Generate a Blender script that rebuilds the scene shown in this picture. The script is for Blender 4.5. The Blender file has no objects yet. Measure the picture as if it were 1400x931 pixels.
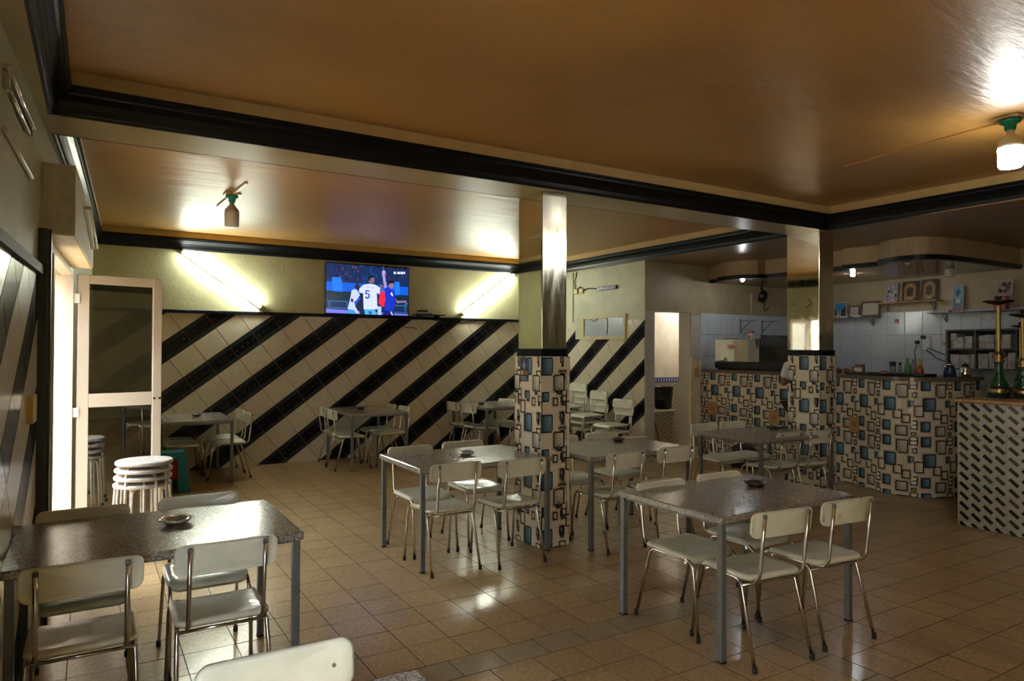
import bpy, bmesh, math, random
from math import sin, cos, pi, radians as rad, hypot, atan2, sqrt
from mathutils import Vector, Matrix
random.seed(7)
SC = bpy.context.scene
COL = SC.collection

# ------------------------------------------------------------------ camera, sky, exposure
def setup_camera():
    yaw, pitch, roll = rad(31.4), rad(.74), rad(.21)
    fwd = Vector((sin(yaw) * cos(pitch), cos(yaw) * cos(pitch), sin(pitch)))
    right = Vector((cos(yaw), -sin(yaw), 0))
    up = right.cross(fwd)
    r2 = cos(roll) * right + sin(roll) * up
    u2 = -sin(roll) * right + cos(roll) * up
    m = Matrix((r2, u2, -fwd)).transposed().to_4x4()
    m.translation = (0, 0, 1.6)
    cd = bpy.data.cameras.new('camera')
    cd.sensor_width = 36
    cd.lens = 948 / 1400 * 36
    cd.clip_start = .02
    o = bpy.data.objects.new('camera', cd)
    COL.objects.link(o)
    o.matrix_world = m
    SC.camera = o
setup_camera()
SC.view_settings.view_transform = 'Standard'
SC.view_settings.look = 'None'
SC.view_settings.gamma = 1
SC.view_settings.exposure = 1.68
SC.cycles.max_bounces = 8
SC.cycles.diffuse_bounces = 4
SC.cycles.glossy_bounces = 4
SC.cycles.transparent_max_bounces = 8
SC.cycles.caustics_reflective = False
SC.cycles.caustics_refractive = False
SC.cycles.sample_clamp_indirect = 4
SC.cycles.use_denoising = True
TUBE = 50.0; BULB = 28.0; SPOT = 80.0; SKY = 7.4; SUN = 3.2
w = bpy.data.worlds.new('sky')
SC.world = w
w.use_nodes = True
nt = w.node_tree
bgn = nt.nodes['Background']
bgn.inputs[0].default_value = (.80, .90, 1, 1)
bgn.inputs[1].default_value = SKY
sl = bpy.data.lights.new('sun', 'SUN'); sl.energy = SUN; sl.angle = rad(2); sl.color = (1, .93, .82)
so = bpy.data.objects.new('sun', sl); COL.objects.link(so)
so.rotation_euler = Vector((.20, -.25, -1)).to_track_quat('-Z', 'Y').to_euler()

# ------------------------------------------------------------------ materials
def new_mat(name):
    m = bpy.data.materials.new(name); m.use_nodes = True
    t = m.node_tree
    return m, t, t.nodes['Principled BSDF']
def N(t, typ, **kw):
    n = t.nodes.new(typ)
    for k, v in kw.items():
        if k in n.inputs.keys(): n.inputs[k].default_value = v
        else: setattr(n, k, v)
    return n
def pm(name, col, rough=.5, metal=0, spec=.5, coat=0, emit=None, es=1, trans=0, noise=0, nscale=8, bump=0, bscale=60, rnoise=0, ior=1.45, alpha=1):
    m, t, b = new_mat(name)
    b.inputs['Base Color'].default_value = (*col, 1)
    b.inputs['Roughness'].default_value = rough
    b.inputs['Metallic'].default_value = metal
    b.inputs['Specular IOR Level'].default_value = spec
    b.inputs['Coat Weight'].default_value = coat
    b.inputs['Transmission Weight'].default_value = trans
    b.inputs['IOR'].default_value = ior
    if emit:
        b.inputs['Emission Color'].default_value = (*emit, 1); b.inputs['Emission Strength'].default_value = es
    if noise or bump or rnoise:
        tc = N(t, 'ShaderNodeTexCoord')
        if noise:
            n = N(t, 'ShaderNodeTexNoise', Scale=nscale, Detail=5, Roughness=.6)
            t.links.new(tc.outputs['Object'], n.inputs['Vector'])
            mp = N(t, 'ShaderNodeMapRange'); mp.inputs['From Min'].default_value = .3; mp.inputs['From Max'].default_value = .7
            mp.inputs['To Min'].default_value = 1 - noise; mp.inputs['To Max'].default_value = 1 + noise
            t.links.new(n.outputs['Fac'], mp.inputs['Value'])
            mx = N(t, 'ShaderNodeVectorMath', operation='SCALE'); mx.inputs[0].default_value = col
            t.links.new(mp.outputs[0], mx.inputs['Scale']); t.links.new(mx.outputs[0], b.inputs['Base Color'])
        if bump:
            n = N(t, 'ShaderNodeTexNoise', Scale=bscale, Detail=4)
            t.links.new(tc.outputs['Object'], n.inputs['Vector'])
            bp = N(t, 'ShaderNodeBump', Strength=bump, Distance=.01)
            t.links.new(n.outputs['Fac'], bp.inputs['Height']); t.links.new(bp.outputs[0], b.inputs['Normal'])
        if rnoise:
            n = N(t, 'ShaderNodeTexNoise', Scale=5, Detail=5)
            t.links.new(tc.outputs['Object'], n.inputs['Vector'])
            mp = N(t, 'ShaderNodeMapRange'); mp.inputs['To Min'].default_value = max(0.02, rough - rnoise); mp.inputs['To Max'].default_value = rough + rnoise
            t.links.new(n.outputs['Fac'], mp.inputs['Value']); t.links.new(mp.outputs[0], b.inputs['Roughness'])
    return m
def emis(name, col, s):
    m = bpy.data.materials.new(name); m.use_nodes = True; t = m.node_tree; t.nodes.clear()
    e = N(t, 'ShaderNodeEmission'); e.inputs[0].default_value = (*col, 1); e.inputs[1].default_value = s
    o = N(t, 'ShaderNodeOutputMaterial'); t.links.new(e.outputs[0], o.inputs[0]); return m
def vcol(name, rough=.35, emitstr=0, spec=.5):
    m, t, b = new_mat(name)
    a = N(t, 'ShaderNodeVertexColor', layer_name='Col')
    if emitstr:
        b.inputs['Base Color'].default_value = (.01, .01, .012, 1)
        t.links.new(a.outputs[0], b.inputs['Emission Color']); b.inputs['Emission Strength'].default_value = emitstr
    else: t.links.new(a.outputs[0], b.inputs['Base Color'])
    b.inputs['Roughness'].default_value = rough; b.inputs['Specular IOR Level'].default_value = spec
    return m
def glass_mat(name, tint, gloss, rough=.01):
    m = bpy.data.materials.new(name); m.use_nodes = True; t = m.node_tree; t.nodes.clear()
    tr = N(t, 'ShaderNodeBsdfTransparent'); tr.inputs[0].default_value = (*tint, 1)
    gl = N(t, 'ShaderNodeBsdfGlossy'); gl.inputs['Roughness'].default_value = rough; gl.inputs[0].default_value = (.9, .92, .9, 1)
    lw = N(t, 'ShaderNodeFresnel'); lw.inputs[0].default_value = 1.45
    mr = N(t, 'ShaderNodeMapRange'); mr.inputs['To Min'].default_value = gloss; mr.inputs['To Max'].default_value = 1
    t.links.new(lw.outputs[0], mr.inputs[0])
    mx = N(t, 'ShaderNodeMixShader'); t.links.new(mr.outputs[0], mx.inputs[0]); t.links.new(tr.outputs[0], mx.inputs[1]); t.links.new(gl.outputs[0], mx.inputs[2])
    o = N(t, 'ShaderNodeOutputMaterial'); t.links.new(mx.outputs[0], o.inputs[0]); return m

M = {}
M['plaster'] = pm('olive_plaster', (.46, .44, .26), .55, noise=.12, nscale=3, bump=.25, bscale=35, spec=.35)
M['plaster_bar'] = pm('tan_plaster', (.44, .36, .22), .45, noise=.15, nscale=3, bump=.2, bscale=40)
M['plaster_pale'] = pm('pale_green_plaster', (.50, .51, .36), .5, noise=.15, nscale=4, bump=.2, bscale=40)
M['soffit'] = pm('soffit_paint', (.42, .34, .18), .32, noise=.1, nscale=2.5, bump=.12, bscale=30)
M['box'] = pm('speckled_cream_plaster', (.62, .58, .42), .6, noise=.12, nscale=30, bump=.3, bscale=80)
M['crown'] = pm('black_gloss_moulding', (.005, .006, .008), .36, spec=.3, bump=.08, bscale=20)
M['band'] = pm('ceiling_edge_band', (.52, .37, .16), .45, noise=.1, nscale=6)
M['chrome'] = pm('worn_chrome', (.62, .60, .55), .2, 1, rnoise=.1)
M['steel'] = pm('grey_steel_paint', (.17, .185, .19), .45, .3, noise=.15, nscale=10)
M['rubber'] = pm('black_rubber', (.012, .012, .012), .6)
M['cream'] = pm('cream_enamel', (.78, .80, .67), .28, noise=.07, nscale=9, coat=.2)
M['black'] = pm('black_plastic', (.012, .012, .014), .35)
M['white'] = pm('white_plastic', (.75, .74, .70), .4)
M['doorwhite'] = pm('cream_aluminium', (.52, .45, .35), .4, noise=.05, nscale=5)
M['doorgreen'] = pm('dark_green_aluminium', (.035, .05, .045), .35)
M['doorglass'] = glass_mat('tinted_door_glass', (.46, .46, .40), .34)
M['glass'] = glass_mat('clear_glass', (.9, .95, .93), .06)
M['bluepane'] = pm('blue_grey_pane', (.42, .47, .55), .25, noise=.1, nscale=2)
M['brass'] = pm('brass', (.36, .26, .12), .34, 1, rnoise=.1)
M['greenglass'] = pm('green_glass', (.004, .07, .03), .08, coat=.5)
M['wood'] = pm('brown_wood', (.16, .075, .035), .45, noise=.25, nscale=12)
M['oak'] = pm('yellow_wood', (.45, .27, .10), .45, noise=.2, nscale=12)
M['palewood'] = pm('pale_wood', (.70, .60, .40), .5, noise=.12, nscale=8)
M['grout'] = pm('tile_grout', (.20, .15, .10), .8)
M['groutw'] = pm('pale_grout', (.42, .44, .46), .8)
M['groutf'] = pm('floor_grout', (.10, .072, .046), .8)
M['whitetile'] = pm('white_glazed_tile', (.60, .65, .70), .12, noise=.05, nscale=5, bump=.05, bscale=12, spec=.5)
M['jambtile'] = pm('pale_jamb_tile', (.55, .53, .48), .3, noise=.06, nscale=5)
M['backplaster'] = pm('stained_white_plaster', (.72, .67, .58), .7, noise=.2, nscale=2)
M['teal'] = pm('teal_plastic', (.01, .20, .26), .35)
M['red'] = pm('red_plastic', (.55, .02, .03), .4)
M['green'] = pm('green_plastic', (.03, .40, .08), .4)
M['lampgreen'] = pm('green_lamp_base', (.01, .22, .16), .3)
M['bulbwhite'] = pm('lamp_housing', (.52, .46, .36), .45)
M['bulboff'] = pm('unlit_lamp_diffuser', (.60, .57, .50), .4)
M['tube'] = emis('lit_tube', (.93, 1.0, .86), TUBE)
M['bulb'] = emis('lit_lamp', (1.0, .98, .90), BULB)
M['spot'] = emis('lit_spot', (.92, .97, 1), SPOT)
M['skin'] = pm('skin', (.20, .085, .045), .5)
M['shirt'] = pm('pale_shirt_cloth', (.72, .75, .78), .8, noise=.1, nscale=10)
M['trouser'] = pm('black_trouser_cloth', (.012, .012, .014), .8)
M['hair'] = pm('black_hair', (.008, .007, .006), .6)
M['sand'] = pm('sandy_street', (.42, .31, .21), .9)
M['counter'] = pm('brown_granite', (.17, .13, .09), .2, noise=.35, nscale=90)
M['silver'] = pm('silver_metal', (.75, .75, .74), .18, 1)
M['purple'] = pm('purple_plastic', (.13, .10, .22), .4)
M['yellow'] = pm('yellow_plastic', (.60, .42, .08), .5)
M['cableblack'] = pm('black_cable', (.015, .013, .012), .5)
M['orangeglass'] = pm('amber_glass', (.35, .08, .03), .1, coat=.4)
M['bottlegreen'] = pm('bottle_green_glass', (.10, .30, .10), .1, coat=.4)
M['paleglass'] = pm('grey_jar_glass', (.22, .27, .28), .12, coat=.4)
M['navycap'] = pm('navy_cap', (.01, .012, .03), .5)
M['print'] = vcol('printed_tile_pattern', .22, spec=.3)
M['paperprint'] = vcol('printed_paper', .5)
M['screen'] = vcol('screen_picture', .2, .42)
M['stoolseat'] = pm('scratched_pale_stool_paint', (.44, .41, .37), .4, noise=.25, nscale=18)
M['paper'] = pm('paper', (.72, .68, .60), .7)
M['greybox'] = pm('grey_cubby', (.10, .11, .10), .5)
M['package'] = pm('pale_packages', (.50, .47, .45), .6, noise=.3, nscale=14)

def make_ceiling_mat():
    m, t, b = new_mat('varnished_brown_ceiling')
    tc = N(t, 'ShaderNodeTexCoord')
    n1 = N(t, 'ShaderNodeTexNoise', Scale=.55, Detail=5, Roughness=.55)
    n2 = N(t, 'ShaderNodeTexNoise', Scale=160, Detail=2)
    for n in (n1, n2): t.links.new(tc.outputs['Object'], n.inputs['Vector'])
    cr = N(t, 'ShaderNodeValToRGB')
    cr.color_ramp.elements[0].position = .3; cr.color_ramp.elements[0].color = (.33, .160, .028, 1)
    cr.color_ramp.elements[1].position = .72; cr.color_ramp.elements[1].color = (.50, .265, .056, 1)
    t.links.new(n1.outputs['Fac'], cr.inputs[0])
    mp = N(t, 'ShaderNodeMapRange'); mp.inputs['From Min'].default_value = .35; mp.inputs['From Max'].default_value = .72
    mp.inputs['To Min'].default_value = .85; mp.inputs['To Max'].default_value = 1.2
    t.links.new(n2.outputs['Fac'], mp.inputs['Value'])
    vm = N(t, 'ShaderNodeVectorMath', operation='SCALE'); t.links.new(cr.outputs[0], vm.inputs[0]); t.links.new(mp.outputs[0], vm.inputs['Scale'])
    t.links.new(vm.outputs[0], b.inputs['Base Color'])
    mp2 = N(t, 'ShaderNodeMapping'); mp2.inputs['Scale'].default_value = (.5, 2.6, 1)
    t.links.new(tc.outputs['Object'], mp2.inputs['Vector'])
    n3 = N(t, 'ShaderNodeTexNoise', Scale=2.2, Detail=6, Roughness=.6); t.links.new(mp2.outputs[0], n3.inputs['Vector'])
    bp = N(t, 'ShaderNodeBump', Strength=.5, Distance=.03); t.links.new(n3.outputs['Fac'], bp.inputs['Height'])
    bp2 = N(t, 'ShaderNodeBump', Strength=.12, Distance=.004); t.links.new(n2.outputs['Fac'], bp2.inputs['Height']); t.links.new(bp.outputs[0], bp2.inputs['Normal'])
    t.links.new(bp2.outputs[0], b.inputs['Normal'])
    b.inputs['Roughness'].default_value = .42; b.inputs['Specular IOR Level'].default_value = 1.0; b.inputs['IOR'].default_value = 1.75
    return m
M['ceiling'] = make_ceiling_mat()

TP = .2575; TX0 = 1.21; TY0 = 3.227
def make_floor_mat(name, c1, c2, speck, rough):
    m, t, b = new_mat(name)
    g = N(t, 'ShaderNodeNewGeometry')
    sc = N(t, 'ShaderNodeVectorMath', operation='MULTIPLY_ADD'); sc.inputs[1].default_value = (1 / TP, 1 / TP, 0); sc.inputs[2].default_value = (-TX0 / TP, -TY0 / TP, 0)
    t.links.new(g.outputs['Position'], sc.inputs[0])
    fl = N(t, 'ShaderNodeVectorMath', operation='FLOOR'); t.links.new(sc.outputs[0], fl.inputs[0])
    wn = N(t, 'ShaderNodeTexWhiteNoise'); t.links.new(fl.outputs[0], wn.inputs['Vector'])
    n1 = N(t, 'ShaderNodeTexNoise', Scale=1.1, Detail=4); t.links.new(g.outputs['Position'], n1.inputs['Vector'])
    ad = N(t, 'ShaderNodeMath', operation='MULTIPLY_ADD'); ad.inputs[1].default_value = .45
    t.links.new(wn.outputs['Value'], ad.inputs[0]); 
    mr0 = N(t, 'ShaderNodeMapRange'); mr0.inputs['From Min'].default_value = .2; mr0.inputs['From Max'].default_value = .8; mr0.inputs['To Max'].default_value = .6
    t.links.new(n1.outputs['Fac'], mr0.inputs[0]); t.links.new(mr0.outputs[0], ad.inputs[2])
    mx = N(t, 'ShaderNodeMix', data_type='RGBA'); mx.inputs[6].default_value = (*c1, 1); mx.inputs[7].default_value = (*c2, 1)
    t.links.new(ad.outputs[0], mx.inputs[0])
    v = N(t, 'ShaderNodeTexVoronoi', Scale=95); t.links.new(g.outputs['Position'], v.inputs['Vector'])
    sep = N(t, 'ShaderNodeSeparateColor'); t.links.new(v.outputs['Color'], sep.inputs[0])
    mr = N(t, 'ShaderNodeMapRange'); mr.inputs['To Min'].default_value = 1 - speck; mr.inputs['To Max'].default_value = 1 + speck
    t.links.new(sep.outputs[0], mr.inputs[0])
    n2 = N(t, 'ShaderNodeTexNoise', Scale=60, Detail=3, Roughness=.7); t.links.new(g.outputs['Position'], n2.inputs['Vector'])
    mr2 = N(t, 'ShaderNodeMapRange'); mr2.inputs['From Min'].default_value = .3; mr2.inputs['From Max'].default_value = .45; mr2.inputs['To Min'].default_value = .6; mr2.inputs['To Max'].default_value = 1
    t.links.new(n2.outputs['Fac'], mr2.inputs[0])
    mm = N(t, 'ShaderNodeMath', operation='MULTIPLY'); t.links.new(mr.outputs[0], mm.inputs[0]); t.links.new(mr2.outputs[0], mm.inputs[1])
    vm = N(t, 'ShaderNodeVectorMath', operation='SCALE'); t.links.new(mx.outputs[2], vm.inputs[0]); t.links.new(mm.outputs[0], vm.inputs['Scale'])
    t.links.new(vm.outputs[0], b.inputs['Base Color'])
    n3 = N(t, 'ShaderNodeTexNoise', Scale=3.5, Detail=5); t.links.new(g.outputs['Position'], n3.inputs['Vector'])
    mr3 = N(t, 'ShaderNodeMapRange'); mr3.inputs['From Min'].default_value = .3; mr3.inputs['From Max'].default_value = .7; mr3.inputs['To Min'].default_value = rough + .045; mr3.inputs['To Max'].default_value = rough + .13
    t.links.new(n3.outputs['Fac'], mr3.inputs[0]); t.links.new(mr3.outputs[0], b.inputs['Roughness'])
    n4 = N(t, 'ShaderNodeTexNoise', Scale=9, Detail=2); t.links.new(g.outputs['Position'], n4.inputs['Vector'])
    bp = N(t, 'ShaderNodeBump', Strength=.05, Distance=.02); t.links.new(n4.outputs['Fac'], bp.inputs['Height']); t.links.new(bp.outputs[0], b.inputs['Normal'])
    b.inputs['Specular IOR Level'].default_value = .5; b.inputs['Coat Weight'].default_value = .4; b.inputs['Coat Roughness'].default_value = .14
    return m
M['floor'] = make_floor_mat('terrazzo_floor_tile', (.36, .24, .105), (.52, .365, .175), .2, .24)
M['floorstrip'] = make_floor_mat('plain_border_tile', (.32, .25, .14), (.38, .305, .18), .08, .24)

def make_granite():
    m, t, b = new_mat('speckled_grey_granite')
    tc = N(t, 'ShaderNodeTexCoord')
    n = N(t, 'ShaderNodeTexNoise', Scale=230, Detail=3, Roughness=.7); t.links.new(tc.outputs['Object'], n.inputs['Vector'])
    v = N(t, 'ShaderNodeTexVoronoi', Scale=190); t.links.new(tc.outputs['Object'], v.inputs['Vector'])
    sp = N(t, 'ShaderNodeSeparateColor'); t.links.new(v.outputs['Color'], sp.inputs[0])
    mx0 = N(t, 'ShaderNodeMath', operation='MULTIPLY_ADD'); mx0.inputs[1].default_value = .5; t.links.new(sp.outputs[0], mx0.inputs[0])
    ml = N(t, 'ShaderNodeMath', operation='MULTIPLY'); ml.inputs[1].default_value = .6; t.links.new(n.outputs['Fac'], ml.inputs[0]); t.links.new(ml.outputs[0], mx0.inputs[2])
    cr = N(t, 'ShaderNodeValToRGB'); e = cr.color_ramp.elements
    e[0].position = .2; e[0].color = (.06, .057, .052, 1); e[1].position = .85; e[1].color = (.54, .52, .48, 1)
    k = e.new(.55); k.color = (.27, .257, .235, 1)
    t.links.new(mx0.outputs[0], cr.inputs[0]); t.links.new(cr.outputs[0], b.inputs['Base Color'])
    b.inputs['Roughness'].default_value = .16; b.inputs['Specular IOR Level'].default_value = .6
    n3 = N(t, 'ShaderNodeTexNoise', Scale=6, Detail=4); t.links.new(tc.outputs['Object'], n3.inputs['Vector'])
    mr3 = N(t, 'ShaderNodeMapRange'); mr3.inputs['To Min'].default_value = .13; mr3.inputs['To Max'].default_value = .25
    t.links.new(n3.outputs['Fac'], mr3.inputs[0]); t.links.new(mr3.outputs[0], b.inputs['Roughness'])
    return m
M['granite'] = make_granite()

def make_blacktile():
    m, t, b = new_mat('black_combed_tile')
    uv = N(t, 'ShaderNodeUVMap', uv_map='UVMap')
    s = N(t, 'ShaderNodeSeparateXYZ'); t.links.new(uv.outputs[0], s.inputs[0])
    def mth(op, a, bb=None, c=None):
        n = N(t, 'ShaderNodeMath', operation=op)
        for i, x in enumerate((a, bb, c)):
            if x is None: continue
            if isinstance(x, (int, float)): n.inputs[i].default_value = x
            else: t.links.new(x, n.inputs[i])
        return n.outputs[0]
    u, v = s.outputs[0], s.outputs[1]
    tick = mth('GREATER_THAN', mth('FRACT', mth('MULTIPLY', u, 22)), .62)
    av = mth('ABSOLUTE', mth('SUBTRACT', v, .5))
    edge = mth('MULTIPLY', mth('GREATER_THAN', av, .27), mth('LESS_THAN', av, .47))
    fu = mth('SUBTRACT', mth('FRACT', mth('MULTIPLY', u, 4)), .5)
    fv = mth('SUBTRACT', mth('FRACT', mth('MULTIPLY', v, 3)), .5)
    d = mth('SQRT', mth('ADD', mth('MULTIPLY', fu, fu), mth('MULTIPLY', fv, fv)))
    dot = mth('MULTIPLY', mth('LESS_THAN', d, .11), mth('LESS_THAN', av, .2))
    f = mth('MAXIMUM', mth('MULTIPLY', tick, edge), dot)
    mx = N(t, 'ShaderNodeMix', data_type='RGBA'); mx.inputs[6].default_value = (.004, .0045, .006, 1); mx.inputs[7].default_value = (.055, .068, .085, 1)
    t.links.new(f, mx.inputs[0]); t.links.new(mx.outputs[2], b.inputs['Base Color'])
    b.inputs['Roughness'].default_value = .14; b.inputs['Specular IOR Level'].default_value = .28
    return m
M['blacktile'] = make_blacktile()
M['creamtile'] = pm('cream_wall_tile', (.66, .60, .46), .2, noise=.06, nscale=14)

def make_mirror(nm, lo, hi):
    m, t, b = new_mat(nm)
    tc = N(t, 'ShaderNodeTexCoord'); mp = N(t, 'ShaderNodeMapping'); mp.inputs['Scale'].default_value = (6, 6, 1.2)
    t.links.new(tc.outputs['Object'], mp.inputs['Vector'])
    n = N(t, 'ShaderNodeTexNoise', Scale=2.5, Detail=5, Roughness=.65); t.links.new(mp.outputs[0], n.inputs['Vector'])
    mr = N(t, 'ShaderNodeMapRange'); mr.inputs['From Min'].default_value = .35; mr.inputs['From Max'].default_value = .7; mr.inputs['To Min'].default_value = lo; mr.inputs['To Max'].default_value = hi
    t.links.new(n.outputs['Fac'], mr.inputs[0]); t.links.new(mr.outputs[0], b.inputs['Roughness'])
    b.inputs['Base Color'].default_value = (.74, .72, .60, 1); b.inputs['Metallic'].default_value = 1
    return m
M['mirror'] = make_mirror('smudged_mirror', .10, .26); M['mirror_clear'] = make_mirror('clear_mirror', .015, .07)

def make_moroccan():
    m, t, b = new_mat('patterned_cement_tile')
    tc = N(t, 'ShaderNodeTexCoord')
    mpg = N(t, 'ShaderNodeMapping'); mpg.inputs['Scale'].default_value = (7, 7, 7); t.links.new(tc.outputs['Object'], mpg.inputs['Vector'])
    fr = N(t, 'ShaderNodeVectorMath', operation='FRACTION'); t.links.new(mpg.outputs[0], fr.inputs[0])
    sb = N(t, 'ShaderNodeVectorMath', operation='SUBTRACT'); sb.inputs[1].default_value = (.5, .5, .5); t.links.new(fr.outputs[0], sb.inputs[0])
    ml = N(t, 'ShaderNodeVectorMath', operation='MULTIPLY'); ml.inputs[1].default_value = (1, 0, 1); t.links.new(sb.outputs[0], ml.inputs[0])
    ln = N(t, 'ShaderNodeVectorMath', operation='LENGTH'); t.links.new(ml.outputs[0], ln.inputs[0])
    wv = N(t, 'ShaderNodeMath', operation='MULTIPLY'); wv.inputs[1].default_value = 20; t.links.new(ln.outputs['Value'], wv.inputs[0])
    sn = N(t, 'ShaderNodeMath', operation='COSINE'); t.links.new(wv.outputs[0], sn.inputs[0])
    cr = N(t, 'ShaderNodeValToRGB'); e = cr.color_ramp.elements
    e[0].position = .35; e[0].color = (.26, .23, .175, 1); e[1].position = .6; e[1].color = (.50, .46, .37, 1)
    t.links.new(sn.outputs[0], cr.inputs[0]); t.links.new(cr.outputs[0], b.inputs['Base Color']); b.inputs['Roughness'].default_value = .4
    return m
M['moroccan'] = make_moroccan()

# ------------------------------------------------------------------ mesh builder
class MB:
    def __init__(s): s.v = []; s.f = []; s.mi = []; s.sm = []; s.cols = None; s.uv = None
    def add(s, vs, fs, mi=0, smooth=False):
        o = len(s.v); s.v.extend([tuple(x) for x in vs])
        for f in fs: s.f.append(tuple(i + o for i in f)); s.mi.append(mi); s.sm.append(smooth)
        return o
    def box(s, x0, x1, y0, y1, z0, z1, mi=0, bev=0, M4=None):
        if bev <= 0:
            vs = [(x, y, z) for z in (z0, z1) for y in (y0, y1) for x in (x0, x1)]
            fs = [(0, 2, 3, 1), (4, 5, 7, 6), (0, 1, 5, 4), (2, 6, 7, 3), (0, 4, 6, 2), (1, 3, 7, 5)]
        else:
            vs = []; idx = {}
            X = (x0, x1); Y = (y0, y1); Z = (z0, z1)
            for i in (0, 1):
                for j in (0, 1):
                    for k in (0, 1):
                        sx, sy, sz = (1 if i == 0 else -1), (1 if j == 0 else -1), (1 if k == 0 else -1)
                        for ax in range(3):
                            p = [X[i] + sx * bev, Y[j] + sy * bev, Z[k] + sz * bev]
                            p[ax] = (X[i], Y[j], Z[k])[ax]
                            idx[(i, j, k, ax)] = len(vs); vs.append(tuple(p))
            fs = []
            for a in (0, 1):
                fs.append([idx[(a, j, k, 0)] for j, k in ((0, 0), (1, 0), (1, 1), (0, 1))][::(1 if a else -1)])
                fs.append([idx[(i, a, k, 1)] for i, k in ((0, 0), (0, 1), (1, 1), (1, 0))][::(1 if a else -1)])
                fs.append([idx[(i, j, a, 2)] for i, j in ((0, 0), (1, 0), (1, 1), (0, 1))][::(1 if a else -1)])
            for a in (0, 1):
                for c in (0, 1):
                    fs.append([idx[(a, c, 0, 0)], idx[(a, c, 1, 0)], idx[(a, c, 1, 1)], idx[(a, c, 0, 1)]])
                    fs.append([idx[(a, 0, c, 0)], idx[(a, 1, c, 0)], idx[(a, 1, c, 2)], idx[(a, 0, c, 2)]])
                    fs.append([idx[(0, a, c, 1)], idx[(1, a, c, 1)], idx[(1, a, c, 2)], idx[(0, a, c, 2)]])
            for i in (0, 1):
                for j in (0, 1):
                    for k in (0, 1): fs.append([idx[(i, j, k, ax)] for ax in range(3)])
        if M4: vs = [M4 @ Vector(v) for v in vs]
        s.add(vs, fs, mi)
    def prism(s, poly, z0, z1, mi=0, fn=None):
        n = len(poly)
        vs = [(p[0], p[1], z0) for p in poly] + [(p[0], p[1], z1) for p in poly]
        if fn: vs = [fn(*v) for v in vs]
        fs = [tuple(range(n))[::-1], tuple(range(n, 2 * n))] + [(i, (i + 1) % n, n + (i + 1) % n, n + i) for i in range(n)]
        s.add(vs, fs, mi)
    def tube(s, path, r, n=8, mi=0, cap=True, radii=None):
        P = [Vector(p) for p in path]; vs = []; fs = []
        up = Vector((0, 0, 1)); prev = None
        for i, p in enumerate(P):
            d = ((P[min(i + 1, len(P) - 1)] - P[max(i - 1, 0)])).normalized()
            if prev is None:
                a = d.cross(up)
                if a.length < .05: a = d.cross(Vector((1, 0, 0)))
            else: a = prev - d * prev.dot(d)
            a.normalize(); prev = a; b = d.cross(a)
            rr = radii[i] if radii else r
            for k in range(n):
                t = 2 * pi * k / n; vs.append(p + a * (rr * cos(t)) + b * (rr * sin(t)))
        for i in range(len(P) - 1):
            for k in range(n):
                k2 = (k + 1) % n; fs.append((i * n + k, i * n + k2, (i + 1) * n + k2, (i + 1) * n + k))
        s.add(vs, fs, mi, True)
        if cap:
            o = len(s.v) - len(vs)
            s.f.append(tuple(o + k for k in range(n))[::-1]); s.mi.append(mi); s.sm.append(False)
            e = o + (len(P) - 1) * n; s.f.append(tuple(e + k for k in range(n))); s.mi.append(mi); s.sm.append(False)
    def lathe(s, prof, n=20, c=(0, 0, 0), mi=0, smooth=True):
        vs = []; fs = []; k = len(prof)
        for j in range(n):
            a = 2 * pi * j / n
            for r, z in prof: vs.append((c[0] + r * cos(a), c[1] + r * sin(a), c[2] + z))
        for j in range(n):
            j2 = (j + 1) % n
            for i in range(k - 1): fs.append((j * k + i, j2 * k + i, j2 * k + i + 1, j * k + i + 1))
        s.add(vs, fs, mi, smooth)
        o = len(s.v) - len(vs)
        if prof[0][0] > 1e-5: s.f.append(tuple(o + j * k for j in range(n))[::-1]); s.mi.append(mi); s.sm.append(False)
        if prof[-1][0] > 1e-5: s.f.append(tuple(o + j * k + k - 1 for j in range(n))); s.mi.append(mi); s.sm.append(False)
    def build(s, name, mats, parent=None, kind=None, loc=None):
        me = bpy.data.meshes.new(name); me.from_pydata(s.v, [], s.f)
        if not isinstance(mats, (list, tuple)): mats = [mats]
        for m in mats: me.materials.append(M[m] if isinstance(m, str) else m)
        me.polygons.foreach_set('material_index', s.mi); me.polygons.foreach_set('use_smooth', s.sm)
        if s.cols:
            ca = me.color_attributes.new('Col', 'FLOAT_COLOR', 'POINT')
            for i, c in enumerate(s.cols): ca.data[i].color = (*c, 1)
        if s.uv:
            ul = me.uv_layers.new(name='UVMap')
            for lp in me.loops: ul.data[lp.index].uv = s.uv[lp.vertex_index]
        bm = bmesh.new(); bm.from_mesh(me)
        if not s.cols: bmesh.ops.recalc_face_normals(bm, faces=bm.faces)
        bm.to_mesh(me); bm.free()
        o = bpy.data.objects.new(name, me); COL.objects.link(o)
        if parent: o.parent = parent
        if kind: o['kind'] = kind
        if loc: o.location = loc
        return o
def mesh_obj(name, me, parent=None, loc=None, rot=None):
    o = bpy.data.objects.new(name, me); COL.objects.link(o)
    if parent: o.parent = parent
    if loc: o.location = loc
    if rot: o.rotation_euler = rot
    return o
def thing(name, label, cat, loc=(0, 0, 0), rz=0, group=None):
    o = bpy.data.objects.new(name, None); o.empty_display_size = .1; COL.objects.link(o)
    o.location = loc; o.rotation_euler = (0, 0, rz); o['label'] = label; o['category'] = cat
    if group: o['group'] = group
    return o
def tag(o, label, cat, group=None):
    o['label'] = label; o['category'] = cat
    if group: o['group'] = group
    return o
def struct(o): o['kind'] = 'structure'; return o
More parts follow.
